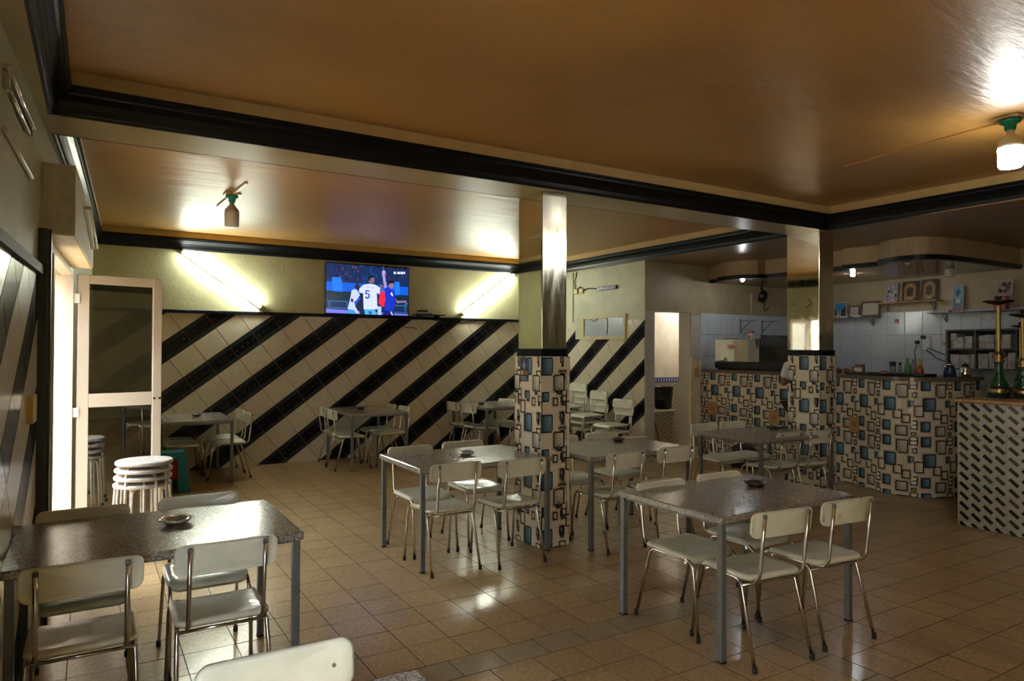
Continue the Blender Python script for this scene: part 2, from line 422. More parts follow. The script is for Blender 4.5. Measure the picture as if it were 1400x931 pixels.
def dup(root, loc, rz, label, group=None):
    def cp(o, par):
        c = o.copy(); COL.objects.link(c)
        if par: c.parent = par
        for ch in o.children: cp(ch, c)
        return c
    r = cp(root, None); r.location = loc; r.rotation_euler = (0, 0, rz); r['label'] = label
    if group: r['group'] = group
    return r
def arc(p0, p1, p2, n=5):
    a, b, c = map(Vector, (p0, p1, p2)); return [tuple(a * (1 - t) ** 2 + b * (2 * t * (1 - t)) + c * t * t) for t in [i / n for i in range(n + 1)]]

# ------------------------------------------------------------------ room shell
ZS = 2.882; YB = 9.96; ZC = 3.11
def wl(y): return -.305 + .051 * (y - 3.4)
ys0, ys1 = -3.0, YB
# ---- floor
fl = MB(); fl.box(-.7, 10.2, -3.2, 10.2, -.12, -.0022)
floor = struct(fl.build('floor', 'groutf'))
def tile_mesh(w, h, name, mat, bev=.0014):
    b = MB(); g = .0012; x0, x1, y0, y1 = g, w - g, g, h - g; e = bev
    vs = [(x0, y0, -.0022), (x1, y0, -.0022), (x1, y1, -.0022), (x0, y1, -.0022), (x0 + e, y0 + e, 0), (x1 - e, y0 + e, 0), (x1 - e, y1 - e, 0), (x0 + e, y1 - e, 0)]
    fs = [(4, 5, 6, 7), (0, 1, 5, 4), (1, 2, 6, 5), (2, 3, 7, 6), (3, 0, 4, 7)]
    b.add(vs, fs); me = bpy.data.meshes.new(name); me.from_pydata(vs, [], fs); me.materials.append(M[mat]); me.materials.append(M['groutf'])
    me.polygons.foreach_set('material_index', [0, 1, 1, 1, 1]); return me, vs, fs
SY0, SY1 = 3.03, 3.227; SX0, SX1 = 3.20, 3.36
cells = []
def grid_cells(x0, x1, y0, y1, ox, oy, mat, pw=TP, ph=TP):
    i0 = math.floor((x0 - ox) / pw); i1 = math.ceil((x1 - ox) / pw); j0 = math.floor((y0 - oy) / ph); j1 = math.ceil((y1 - oy) / ph)
    for i in range(i0, i1):
        for j in range(j0, j1):
            a, b_, c, d = max(x0, ox + i * pw), min(x1, ox + (i + 1) * pw), max(y0, oy + j * ph), min(y1, oy + (j + 1) * ph)
            if b_ - a > .02 and d - c > .02: cells.append((a, c, b_ - a, d - c, mat))
grid_cells(-.6, 10.1, SY1, 10.1, TX0, TY0, 'floor')
grid_cells(-.6, SX1, SY0, SY1, TX0 + .12, SY0, 'floorstrip', TP, SY1 - SY0)
grid_cells(SX0, SX1, -3, SY0, SX0, SY0, 'floorstrip', SX1 - SX0, TP)
grid_cells(-.6, SX0, -3, SY0, TX0, SY0, 'floor')
grid_cells(SX1, 10.1, -3, SY1, SX1, TY0, 'floor')
def cam_px(x, y):
    yaw = rad(31.4); f = x * sin(yaw) + y * cos(yaw); r = x * cos(yaw) - y * sin(yaw)
    return (700 + 948 * r / f, 478 + 948 * 1.6 / f, f) if f > .5 else (9999, 9999, f)
def vis_score(c):
    px, py, f = cam_px(c[0] + c[2] / 2, c[1] + c[3] / 2)
    if px < -20 or px > 1420 or py > 950 or f < .5: return 1e9
    hidden = px < 400 and py > 690 and c[0] < .85
    return f + (3 if hidden else 0)
cells.sort(key=vis_score)
tm_cache = {}
stuff = MB()
for n_, (x, y, w_, h_, mt) in enumerate(cells):
    if n_ < 298 and vis_score((x, y, w_, h_, mt)) < 1e8:
        key = (round(w_, 3), round(h_, 3), mt)
        if key not in tm_cache: tm_cache[key] = tile_mesh(w_, h_, 'tile', mt)[0]
        mesh_obj('tile', tm_cache[key], floor, (x, y, random.uniform(-.0003, .0003)), (random.gauss(0, .0016), random.gauss(0, .0016), 0))
    else:
        _, vs, fs = tile_mesh(w_, h_, 'tmp', mt)
        ax, ay = random.gauss(0, .0016), random.gauss(0, .0016)
        stuff.add([(x + v[0], y + v[1], v[2] + ax * (v[0] - w_ / 2) + ay * (v[1] - h_ / 2)) for v in vs], fs, 0 if mt == 'floor' else 1); stuff.mi[-4:] = [2] * 4
stuff.build('floor_tiles', ['floor', 'floorstrip', 'groutf'], floor, 'stuff')

# ---- left wall (slightly skewed) with a door opening
def lw(mb, y0, y1, z0, z1, d0, d1, mi=0):
    vs = [(wl(y) + d, y, z) for z in (z0, z1) for y in (y0, y1) for d in (d0, d1)]
    mb.add(vs, [(0, 2, 3, 1), (4, 5, 7, 6), (0, 1, 5, 4), (2, 6, 7, 3), (0, 4, 6, 2), (1, 3, 7, 5)], mi)
DY0, DY1, DZ = 4.70, 6.86, 2.27
b = MB(); lw(b, -3.2, -1.6, 0, 3.3, -.28, 0); lw(b, -1.6, 1.0, 2.35, 3.3, -.28, 0); lw(b, 1.0, DY0, 0, 3.3, -.28, 0); lw(b, DY1, 10.2, 0, 3.3, -.28, 0); lw(b, DY0, DY1, DZ, 3.3, -.28, 0)
wall_left = struct(b.build('wall_left', 'plaster'))
b = MB(); b.box(-.4, 7.1, YB, YB + .25, 0, 3.3); wall_back = struct(b.build('wall_back', 'plaster'))
b = MB(); b.box(6.80, 6.98, 7.50, YB, 0, 3.0); wall_right = struct(b.build('wall_right', 'plaster_pale'))
# bar wall, with a doorway
b = MB(); b.box(6.801, 6.985, 7.485, 7.74, 0, 2.9); b.box(7.72, 10.1, 7.49, 7.74, 0, 2.9); b.box(6.985, 7.72, 7.49, 7.74, 2.165, 2.9)
wall_bar = struct(b.build('wall_bar', 'plaster_bar'))
b = MB(); b.box(9.93, 10.15, -3.2, 7.74, 0, 3.3); wall_bar_side = struct(b.build('wall_bar_right', 'plaster_bar'))
# front wall behind the viewer with a wide glazed shop opening
b = MB(); b.box(-.9, 10.15, -3.25, -3.0, 0, 3.3)
struct(b.build('wall_front', 'plaster'))
# outside ground and an added lane wall
b = MB(); b.box(-14, -.35, -10, 20, -.2, -.02); b.box(-.35, 12, -14, -3.3, -.2, -.02)
struct(b.build('street_ground', 'sand'))

# unseen house fronts added across the lane and at its end to cut skylight
b = MB(); b.box(-5.5, -4.2, -10, 20, -.02, 4.2); b.box(-4.2, -.6, 13.5, 14.5, -.02, 3.6)
struct(b.build('wall_sky_block', pm('sky_block_plaster', (.40, .36, .31), .9)))

# ceilings: soffits at ZS with two raised coffers at ZC
b = MB()
b.prism([(-.9, -3.2), (-.27, -3.2), (-.20, 4.56), (-.20, 4.97), (.04, 9.94), (.04, 10.2), (-.9, 10.2)], ZS, ZC + .1)
b.box(-.201, 6.721, 4.56, 4.97, ZS, ZC + .1)
b.box(.03, 6.721, 9.94, 10.2, ZS + .05, ZC + .1)
struct(b.build('ceiling_beam', 'soffit'))
b = MB(); b.box(6.72, 10.2, -3.2, 10.2, ZS, ZC + .1)
struct(b.build('ceiling_bar', pm('bar_ceiling_paint', (.26, .16, .08), .3, noise=.15, nscale=2, bump=.1, bscale=20)))
b = MB(); b.box(-.9, 10.2, -3.2, 10.2, ZC, ZC + .25); struct(b.build('ceiling', 'ceiling'))

def loop_sweep(mb, pts, prof, mi=0):
    n = len(pts); P = [Vector((p[0], p[1])) for p in pts]; k = len(prof); vs = []
    for i in range(n):
        d1 = (P[i] - P[i - 1]).normalized(); d2 = (P[(i + 1) % n] - P[i]).normalized()
        n1 = Vector((-d1.y, d1.x)); n2 = Vector((-d2.y, d2.x)); m = (n1 + n2); m = m / m.dot(n1)
        for d, z in prof: q = P[i] + m * d; vs.append((q.x, q.y, z))
    fs = []
    for i in range(n):
        j = (i + 1) % n
        for a in range(k):
            a2 = (a + 1) % k; fs.append((i * k + a, j * k + a, j * k + a2, i * k + a2))
    mb.add(vs, fs, mi)
cprof = [(-.004, ZS + .05), (-.004, ZS - .0005), (.012, ZS - .0005), (.016, ZS + .012), (.030, ZS + .016), (.036, ZS + .045), (.052, ZS + .075), (.078, ZS + .105), (.090, ZS + .112), (.092, ZS + .128), (.108, ZS + .132), (.108, ZS + .150), (-.004, ZS + .150)]
front_loop = [(-.27, -3.0), (6.83, -3.0), (6.72, 4.56), (-.20, 4.56)]
back_loop = [(-.20, 4.97), (6.72, 4.97), (6.72, 9.955), (.03, 9.955)]
for i, lp in enumerate((front_loop, back_loop)):
    b = MB(); loop_sweep(b, lp, cprof); struct(b.build('trim_%d' % (i + 1), 'crown'))
    b = MB(); loop_sweep(b, lp, [(-.01, ZS + .145), (.100, ZS + .145), (.098, ZC + .02), (-.01, ZC + .02)]); struct(b.build('trim_%d' % (i + 3), 'band'))

# black rail above the wall tiles
b = MB(); b.box(.03, 6.8, YB - .028, YB, 2.06, 2.105, bev=.006); struct(b.build('trim_5', 'crown'))
b = MB(); lw(b, 1.02, 4.56, 2.0, 2.05, 0, .03); struct(b.build('trim_6', 'rubber'))

# ---- diagonal striped wall tiles
def clip(poly, x0, x1, z0, z1):
    def cut(P, f, g):
        out = []
        for i in range(len(P)):
            a, c = P[i - 1], P[i]; fa, fc = f(a), f(c)
            if (fa >= 0) != (fc >= 0):
                t = fa / (fa - fc); out.append((a[0] + t * (c[0] - a[0]), a[1] + t * (c[1] - a[1])))
            if fc >= 0: out.append(c)
        return out
    for f in (lambda p: p[0] - x0, lambda p: x1 - p[0], lambda p: p[1] - z0, lambda p: z1 - p[1]):
        poly = cut(poly, f, 0)
        if not poly: return []
    return poly
def stripe_tiles(parent, region, origin, th, per, black, up, mapf):
    x0, x1, z0, z1 = region
    u = (cos(th), sin(th)); n = (sin(th), -cos(th)); g = .002
    for k in range(-30, 31):
        for sidx, (va, vb, mt) in enumerate(((0, black, 'blacktile'), (black, per, 'creamtile'))):
            for i in range(-40, 41):
                ua, ub = i * up + g, (i + 1) * up - g; a0, b0 = k * per + va + g, k * per + vb - g
                q = [(origin[0] + u[0] * s + n[0] * t, origin[1] + u[1] * s + n[1] * t) for s, t in ((ua, a0), (ub, a0), (ub, b0), (ua, b0))]
                if max(p[0] for p in q) < x0 or min(p[0] for p in q) > x1 or max(p[1] for p in q) < z0 or min(p[1] for p in q) > z1: continue
                c = clip(q, x0, x1, z0, z1)
                if len(c) < 3: continue
                ar = abs(sum(c[j - 1][0] * c[j][1] - c[j][0] * c[j - 1][1] for j in range(len(c)))) / 2
                if ar < .0008: continue
                cx = sum(p[0] for p in c) / len(c); cz = sum(p[1] for p in c) / len(c)
                ins = [(cx + (p[0] - cx) * (1 - .0035 / max(.02, hypot(p[0] - cx, p[1] - cz))), cz + (p[1] - cz) * (1 - .0035 / max(.02, hypot(p[0] - cx, p[1] - cz)))) for p in c]
                mb = MB(); m_ = len(c); hh = .007 + random.uniform(-.0006, .0006)
                mb.add([mapf(p[0], p[1], .0) for p in c] + [mapf(p[0], p[1], hh) for p in ins], [tuple(range(m_, 2 * m_))] + [(j, (j + 1) % m_, m_ + (j + 1) % m_, m_ + j) for j in range(m_)])
                def uvof(p):
                    dx, dz = p[0] - origin[0], p[1] - origin[1]
                    return ((dx * u[0] + dz * u[1] - i * up) / up, (dx * n[0] + dz * n[1] - k * per - va) / (vb - va))
                mb.uv = [uvof(p) for p in c] + [uvof(p) for p in ins]
                mb.build('tile', mt, parent)
stripe_tiles(wall_back, (.03, 6.8, 0, 2.06), (2.75, 1.851), rad(36.8), .512, .229, .346, lambda s, z, d: (s, YB - d, z))
stripe_tiles(wall_right, (-9.955, -7.49, 0, 2.045), (-8.714, 1.117), rad(36.8), .445, .195, .33, lambda s, z, d: (6.8 - d, -s, z))
stripe_tiles(wall_left, (1.6, 4.56, 0, 2.0), (4.0, 1.62), rad(36.8), .512, .229, .346, lambda s, z, d: (wl(s) + d, s, z))
# grout backing so the joints read tan
b = MB(); b.box(.03, 6.8, YB - .0015, YB + .01, 0, 2.06); b.box(6.7985, 6.81, 7.49, 9.955, 0, 2.045); struct(b.build('trim_7', 'grout'))

# ---- white tiles of the bar walls
def rect_tiles(parent, s0, s1, z0, z1, so, zo, tw, th_, mapf, mat='whitetile', skip=None):
    cache = {}
    for i in range(math.floor((s0 - so) / tw), math.ceil((s1 - so) / tw)):
        for j in range(math.floor((z0 - zo) / th_), math.ceil((z1 - zo) / th_)):
            a, c = max(s0, so + i * tw) + .0015, min(s1, so + (i + 1) * tw) - .0015
            e, f = max(z0, zo + j * th_) + .0015, min(z1, zo + (j + 1) * th_) - .0015
            if c - a < .02 or f - e < .02: continue
            if skip and skip((a + c) / 2, (e + f) / 2): continue
            t = .006 + random.uniform(-.0006, .0006); k = .003
            mb = MB(); q = [(a, e), (c, e), (c, f), (a, f)]; q2 = [(a + k, e + k), (c - k, e + k), (c - k, f - k), (a + k, f - k)]
            mb.add([mapf(p[0], p[1], 0) for p in q] + [mapf(p[0], p[1], t) for p in q2], [(4, 5, 6, 7), (0, 1, 5, 4), (1, 2, 6, 5), (2, 3, 7, 6), (3, 0, 4, 7)])
            mb.build('tile', mat, parent)
b = MB(); b.box(7.92, 9.93, 7.486, 7.495, .9, 2.162); b.box(9.926, 9.935, 3.4, 7.49, .9, 2.162); struct(b.build('trim_8', 'groutw'))
rect_tiles(wall_bar, 7.92, 9.92, 1.18, 2.162, 8.345, 1.18 - .004, .2565, .333, lambda s, z, d: (s, 7.486 - d, z))
rect_tiles(wall_bar_side, 3.4, 7.48, 1.16, 2.162, 5.768 - 1.0, 1.16, .2485, .333, lambda s, z, d: (9.926 - d, s, z))
# doorway jamb tiles
rect_tiles(wall_bar, 6.80, 6.985, 0, 2.165, 6.80, .11, .19, .335, lambda s, z, d: (s, 7.485 - d, z), 'jambtile')
rect_tiles(wall_bar, 7.72, 7.92, 0, 2.12, 7.72, .11, .2, .335, lambda s, z, d: (s, 7.49 - d, z), 'jambtile')
rect_tiles(wall_bar, 7.50, 7.74, 0, 2.165, 7.50, .11, .24, .335, lambda s, z, d: (7.72 - d, s, z), 'jambtile')
# room beyond the doorway
b = MB(); b.box(6.9, 9.3, 8.62, 8.8, 0, 2.9); b.box(9.1, 9.3, 7.74, 8.62, 0, 2.9); b.box(6.9, 7.0, 7.74, 8.62, 0, 2.9); b.box(6.9, 9.3, 7.74, 8.8, 2.6, 2.7)
wall_washroom = struct(b.build('wall_washroom', 'backplaster'))
b = MB(); b.box(7.0, 9.1, 8.60, 8.62, 0, 1.06); struct(b.build('trim_9', 'moroccan'))
b = MB()
b.box(7.0, 9.1, 8.595, 8.62, 1.06, 1.14); tb = struct(b.build('trim_10', pm('cobalt_border', (.04, .07, .30), .3)))
for i in range(34):
    b = MB(); x = 7.02 + i * .06; b.box(x, x + .022, 8.591, 8.596, 1.075, 1.125); b.build('tile', pm('border_white', (.5, .55, .6), .3) if i == 0 else bpy.data.materials['border_white'], tb)
wr = thing('washroom_fill_lamp', 'added fill bulb, out of view, brightening the room beyond the far doorway', 'lamp', (8.55, 8.2, 2.598))  # unseen bulb added to brighten the room behind the doorway
b = MB(); b.lathe([(.001, -.001), (.05, -.001), (.05, -.03), (.02, -.06), (.001, -.06)], 16); b.build('lamp_base', 'white', wr)
b = MB(); b.lathe([(.03, -.061), (.10, -.09), (.13, -.15), (.10, -.21), (.001, -.24)], 16); M['washfill'] = emis('washroom_fill_glow', (1, .97, .9), 13); b.build('bulb', 'washfill', wr)
sp = thing('tiled_step', 'patterned cement tile step against the wall inside the far doorway', 'step', (0, 0, 0))
b = MB(); b.box(7.03, 8.0, 8.12, 8.595, 0.003, .62, bev=.01); b.build('body', 'moroccan', sp)
b = MB(); b.box(7.02, 8.02, 8.10, 8.59, .622, .65, bev=.006); b.build('ledge', 'jambtile', sp)
bk = thing('black_bucket', 'black plastic tub standing on the tiled step in the far doorway', 'bucket', (7.93, 8.3, .652))
b = MB(); b.lathe([(.001, 0), (.12, 0), (.15, .16), (.165, .34), (.172, .345), (.172, .36), (.16, .36), (.14, .02), (.001, .02)], 20); b.build('body', 'black', bk)
b = MB(); b.tube([(.17 * cos(t), .17 * sin(t) * .2, .33 + .12 * sin(t) - .1) for t in [pi * i / 10 for i in range(11)]], .006, 6); b.build('handle', 'black', bk)

# ------------------------------------------------------------------ pillars with printed tiles and mirrors
BASE = (.76, .71, .58); DK = (.03, .021, .014); NV = (.016, .026, .05); SH = (.40, .30, .20)
ELEMS = [  # kind, u0, u1, v0, v1 in a tile cell (v downwards)
    ('d', .00, .22, .00, .16), ('o', .08, .19, .21, .305), ('B', .285, .54, .005, .185), ('s', -.02, .12, .36, .475), ('o', .12, .36, .45, .65),
    ('L', .335, .675, .31, .55), ('g', .675, .985, .065, .31), ('o', .60, .835, .53, .69), ('o', .82, 1.04, .61, .765),
    ('d', .01, .21, .715, .875), ('B', .28, .525, .735, .915), ('g', .66, .97, .815, .995), ('o', .05, .17, .925, .985)]
ELEMS_P = [
    ('o', -.04, .06, .02, .15), ('L', .32, .72, .05, .37), ('g', .74, 1.10, .36, .65), ('B', .36, .60, .65, .83), ('o', .72, .88, .76, .90),
    ('o', .14, .38, .82, 1.05), ('o', -.08, .16, .28, .50), ('d', .0, .18, .62, .84), ('s', -.14, -.02, .56, .70), ('n', 1.0, 1.08, .04, .22), ('n', 1.02, 1.12, .68, .90)]
def lerp3(a, c, t): return tuple(x + (y - x) * t for x, y in zip(a, c))
def pat_rect(mb, fn, u0, u1, v0, v1, lim, h, colf, cut=.0, step=.03):
    U0, U1, V0, V1 = max(u0, lim[0]), min(u1, lim[1]), max(v0, lim[2]), min(v1, lim[3])
    if U1 - U0 < .003 or V1 - V0 < .003: return
    n = max(1, int(math.ceil((U1 - U0) / step))); us = [U0 + (U1 - U0) * i / n for i in range(n + 1)]
    if cut: us = sorted(set(us + [x for x in (u0 + cut, u1 - cut) if U0 < x < U1]))
    vs = []; cs = []; fs = []
    for x in us:
        c = 0
        if cut: c = max(0, cut - (x - u0), cut - (u1 - x))
        lo, hi = max(v0 + c, V0), min(v1 - c, V1)
        for k in range(3):
            vv = lo + (hi - lo) * k / 2; vs.append(fn(x, vv, h)); cs.append(colf((x - u0) / (u1 - u0), (vv - v0) / (v1 - v0)))
    for i in range(len(us) - 1):
        for k in range(2): fs.append((i * 3 + k, (i + 1) * 3 + k, (i + 1) * 3 + k + 1, i * 3 + k + 1))
    o = mb.add(vs, fs); mb.cols = (mb.cols or []) + cs
def pat_elem(mb, kind, fn, u0, u1, z0, z1, lim, hb, fw):
    # soft printed halo: two nested rings of interpolated colour
    hw = fw * 1.7
    U0, U1, V0, V1 = u0 - hw, u1 + hw, z0 - hw, z1 + hw
    ring_o = [(U0, V0), (U1, V0), (U1, V1), (U0, V1)]; ring_i = [(u0, z0), (u1, z0), (u1, z1), (u0, z1)]
    if U0 > lim[0] and U1 < lim[1] and V0 > lim[2] and V1 < lim[3]:
        for a in range(4):
            c = (a + 1) % 4; nseg = 4
            vs = []; cs = []; fs = []
            for i in range(nseg + 1):
                t = i / nseg
                po = (ring_o[a][0] + (ring_o[c][0] - ring_o[a][0]) * t, ring_o[a][1] + (ring_o[c][1] - ring_o[a][1]) * t)
                pi_ = (ring_i[a][0] + (ring_i[c][0] - ring_i[a][0]) * t, ring_i[a][1] + (ring_i[c][1] - ring_i[a][1]) * t)
                vs += [fn(po[0], po[1], hb), fn(pi_[0], pi_[1], hb)]; cs += [BASE, SH]
            for i in range(nseg): fs.append((2 * i, 2 * i + 2, 2 * i + 3, 2 * i + 1))
            mb.add(vs, fs); mb.cols = (mb.cols or []) + cs
    w_ = u1 - u0
    fr = NV if kind in 'BLsn' else DK
    pat_rect(mb, fn, u0, u1, z0, z1, lim, hb + .0004, lambda a, c: fr, cut=min(w_, z1 - z0) * .08)
    blue = lambda a, c: lerp3((.05, .07, .075), (.17, .33, .48), min(1, max(0, a * 1.5 - .1)) * min(1, .45 + c * .9))
    grey = lambda a, c: lerp3((.30, .26, .20), (.72, .70, .64), min(1, a * 1.6) * min(1, .4 + .7 * c))
    crm = lambda a, c: lerp3((.44, .35, .24), (.77, .72, .60), min(1, a * 2.2))
    col = {'B': blue, 'L': blue, 's': blue, 'n': lambda a, c: (.12, .15, .16), 'g': grey}.get(kind, crm)
    if kind == 'd':
        zm = (z0 + z1) / 2
        pat_rect(mb, fn, u0 + fw, u1 - fw, z0 + fw, zm - fw / 2, lim, hb + .0008, col, cut=.004)
        pat_rect(mb, fn, u0 + fw, u1 - fw, zm + fw / 2, z1 - fw, lim, hb + .0008, col, cut=.004)
    else: pat_rect(mb, fn, u0 + fw, u1 - fw, z0 + fw, z1 - fw, lim, hb + .0008, col, cut=min(w_, z1 - z0) * .05)
def pattern(name, parent, fn, ulen, z0, z1, elems, pu, pv, uo, ztop, fw=.0105):
    mb = MB(); mb.cols = []
    lim = (0, ulen, z0, z1)
    for i in range(-1, int(ulen / pu) + 2):
        for j in range(-1, int((ztop - z0) / pv) + 2):
            for k, (kd, a, c, e, f) in enumerate(elems):
                u0, u1 = uo + (i + a) * pu, uo + (i + c) * pu; zt, zb = ztop - (j + e) * pv, ztop - (j + f) * pv
                if u1 < 0 or u0 > ulen or zt < z0 or zb > z1: continue
                pat_elem(mb, kd, fn, u0, u1, zb, zt, lim, .0012 + .0004 * (k % 3), fw)
    return mb.build(name, 'print', parent)

def pillar(name, label, x0, x1, y0, y1, rot_left):
    t = thing(name, label, 'pillar', ((x0 + x1) / 2, (y0 + y1) / 2, 0))
    hx, hy = (x1 - x0) / 2, (y1 - y0) / 2; p = .022; zt = 1.545
    # tile cladding in courses
    b = MB(); b.box(-hx + .01, hx - .01, -hy + .01, hy - .01, 0, ZS + .02); b.build('core', 'plaster', t)
    zs = [0.002, .155, .617, 1.079, zt]
    wm = pm('pillar_tile_ground_' + name, BASE, .22) if 'pt' not in M else M['pt']; M['pt'] = wm
    for i in range(4):
        b = MB(); b.box(-hx - p, hx + p, -hy - p, hy + p, zs[i] + .001, zs[i + 1] - .001, bev=.003); b.build('tile_course', 'pt', t)
    W, D = 2 * (hx + p), 2 * (hy + p)
    faces = [(lambda u, z, h: (-hx - p - h, hy + p - u, z), D, .05), (lambda u, z, h: (-hx - p + u, -hy - p - h, z), W, -.10),
             (lambda u, z, h: (hx + p + h, -hy - p + u, z), D, .1), (lambda u, z, h: (hx + p - u, hy + p + h, z), W, .0)]
    for fn, L, uo in faces: pattern('printed_pattern', t, fn, L, 0.004, zt - .002, ELEMS_P, .30, .462, uo, 1.56)
    # black ribbed band
    b = MB()
    b.box(-hx - .012, hx + .012, -hy - .012, hy + .012, zt, 1.605)
    for i in range(14):
        u = -hy + (i + .5) * 2 * hy / 14; b.box(-hx - .017, -hx - .012, u - .005, u + .005, zt + .004, 1.598)
        b.box(hx + .012, hx + .017, u - .005, u + .005, zt + .004, 1.598)
    for i in range(11):
        u = -hx + (i + .5) * 2 * hx / 11; b.box(u - .005, u + .005, -hy - .017, -hy - .012, zt + .004, 1.598)
        b.box(u - .005, u + .005, hy + .012, hy + .017, zt + .004, 1.598)
    b.build('ribbed_band', 'crown', t)
    zc = (1.605 + ZS) / 2; hz = (ZS - 1.605) / 2 - .002
    for ax, sgn, w_ in ((0, -1, hy), (1, -1, hx), (0, 1, hy), (1, 1, hx)):
        b = MB(); b.box(-.003, .003, -w_ + .002, w_ - .002, -hz, hz, bev=.0015)
        if ax == 0 and sgn < 0 and rot_left:   # this sheet leans out at its far edge
            b = MB(); far = 2 * hy * math.tan(rot_left)
            b.prism([(.003, -w_ + .002), (-.003, -w_ + .002), (-.003 - far, w_ - .002), (.003, w_ - .002)], -hz, hz)
        o = b.build('mirror_panel', 'mirror_clear' if ax == 0 else 'mirror', t)
        if ax == 0: o.location = (sgn * (hx + .002), 0, zc); pass
        else: o.location = (0, sgn * (hy + .002), zc); o.rotation_euler = (0, 0, pi / 2)
    return t
p1 = pillar('mirrored_pillar', 'pillar clad in printed square tiles and mirrors, centre of the room with a poster', 3.12, 3.36, 4.65, 5.0, 0)
p2 = pillar('mirrored_pillar', 'pillar clad in printed square tiles and mirrors, beside the bar counter', 6.68, 6.93, 4.63, 4.98, rad(9))
# chevrons scratched on the bar pillar's mirror
b = MB()
def stroke(mb, pts, fn, w_): mb.tube([fn(*p) for p in pts], w_, 5)
fnl = lambda y, z: (6.671 - (4.8 - y) * .07 * 0 , y, z)
fm = lambda y, z: (-.131 - (y - 4.63) * math.tan(rad(9)), y - 4.805, z)
stroke(b, [(4.90, 2.135), (4.945, 2.115), (4.89, 2.10)], fm, .0045)
stroke(b, [(4.75, 2.165), (4.70, 2.115), (4.76, 2.065)], fm, .005)
b.build('painted_mark', 'black', p2)
# poster on the central pillar
ps = MB(); ps.cols = []
def prect(mb, fn, x0, x1, z0, z1, c, h=0):
    mb.add([fn(x0, z0, h), fn(x1, z0, h), fn(x1, z1, h), fn(x0, z1, h)], [(0, 1, 2, 3)]); mb.cols += [c] * 4
def ppoly(mb, fn, pts, c, h=0):
    mb.add([fn(p[0], p[1], h) for p in pts], [tuple(range(len(pts)))]); mb.cols += [c] * len(pts)
fp = lambda u, z, h: (3.12 - .022 - .0035 - h, 4.94 - u, z)
prect(ps, fp, 0, .135, 1.335, 1.535, (.012, .014, .03))
ppoly(ps, fp, [(.067, 1.53), (.095, 1.47), (.067, 1.40), (.04, 1.47)], (.05, .10, .25), .0008)
ppoly(ps, fp, [(.0, 1.50), (.03, 1.49), (.05, 1.44), (.01, 1.46)], (.03, .06, .16), .0008); ppoly(ps, fp, [(.135, 1.50), (.105, 1.49), (.085, 1.44), (.125, 1.46)], (.03, .06, .16), .0008)
ppoly(ps, fp, [(.067, 1.50), (.08, 1.47), (.067, 1.44), (.054, 1.47)], (.5, .5, .5), .0012)
prect(ps, fp, .01, .06, 1.39, 1.425, (.45, .28, .06), .0012); prect(ps, fp, .075, .12, 1.395, 1.42, (.35, .1, .06), .0012)
for i in range(3): prect(ps, fp, .015, .115 - .01 * i, 1.348 + .012 * i, 1.353 + .012 * i, (.35, .35, .4), .0012)
tag(ps.build('poster', 'paperprint'), 'small dark blue poster taped to the left face of the central pillar', 'poster')

# ------------------------------------------------------------------ chair
def rrect(hx, hy, r, n=4):
    out = []
    for cx, cy, a0 in ((hx - r, hy - r, 0), (-hx + r, hy - r, pi / 2), (-hx + r, -hy + r, pi), (hx - r, -hy + r, 1.5 * pi)):
        for i in range(n + 1): a = a0 + pi / 2 * i / n; out.append((cx + r * cos(a), cy + r * sin(a)))
    return out
def panel(mb, outline, fn, thick, rings=(0, .45, .8, .95, 1.0), rim=None):
    n = len(outline); vs = []; fs = []
    for side in (0, 1):
        o = len(vs)
        vs.append(fn(0, 0, 0 if side == 0 else -thick, 0))
        for r in rings[1:]:
            for p in outline: vs.append(fn(p[0] * r, p[1] * r, 0 if side == 0 else -thick, r))
        for k in range(n): fs.append((o, o + 1 + k, o + 1 + (k + 1) % n))
        for q in range(len(rings) - 2):
            a = o + 1 + q * n; c = a + n
            for k in range(n): k2 = (k + 1) % n; fs.append((a + k, c + k, c + k2, a + k2))
    half = len(vs) // 2; a = half - n; c = len(vs) - n
    for k in range(n): k2 = (k + 1) % n; fs.append((a + k, c + k, c + k2, a + k2))
    mb.add(vs, fs, 0, True)
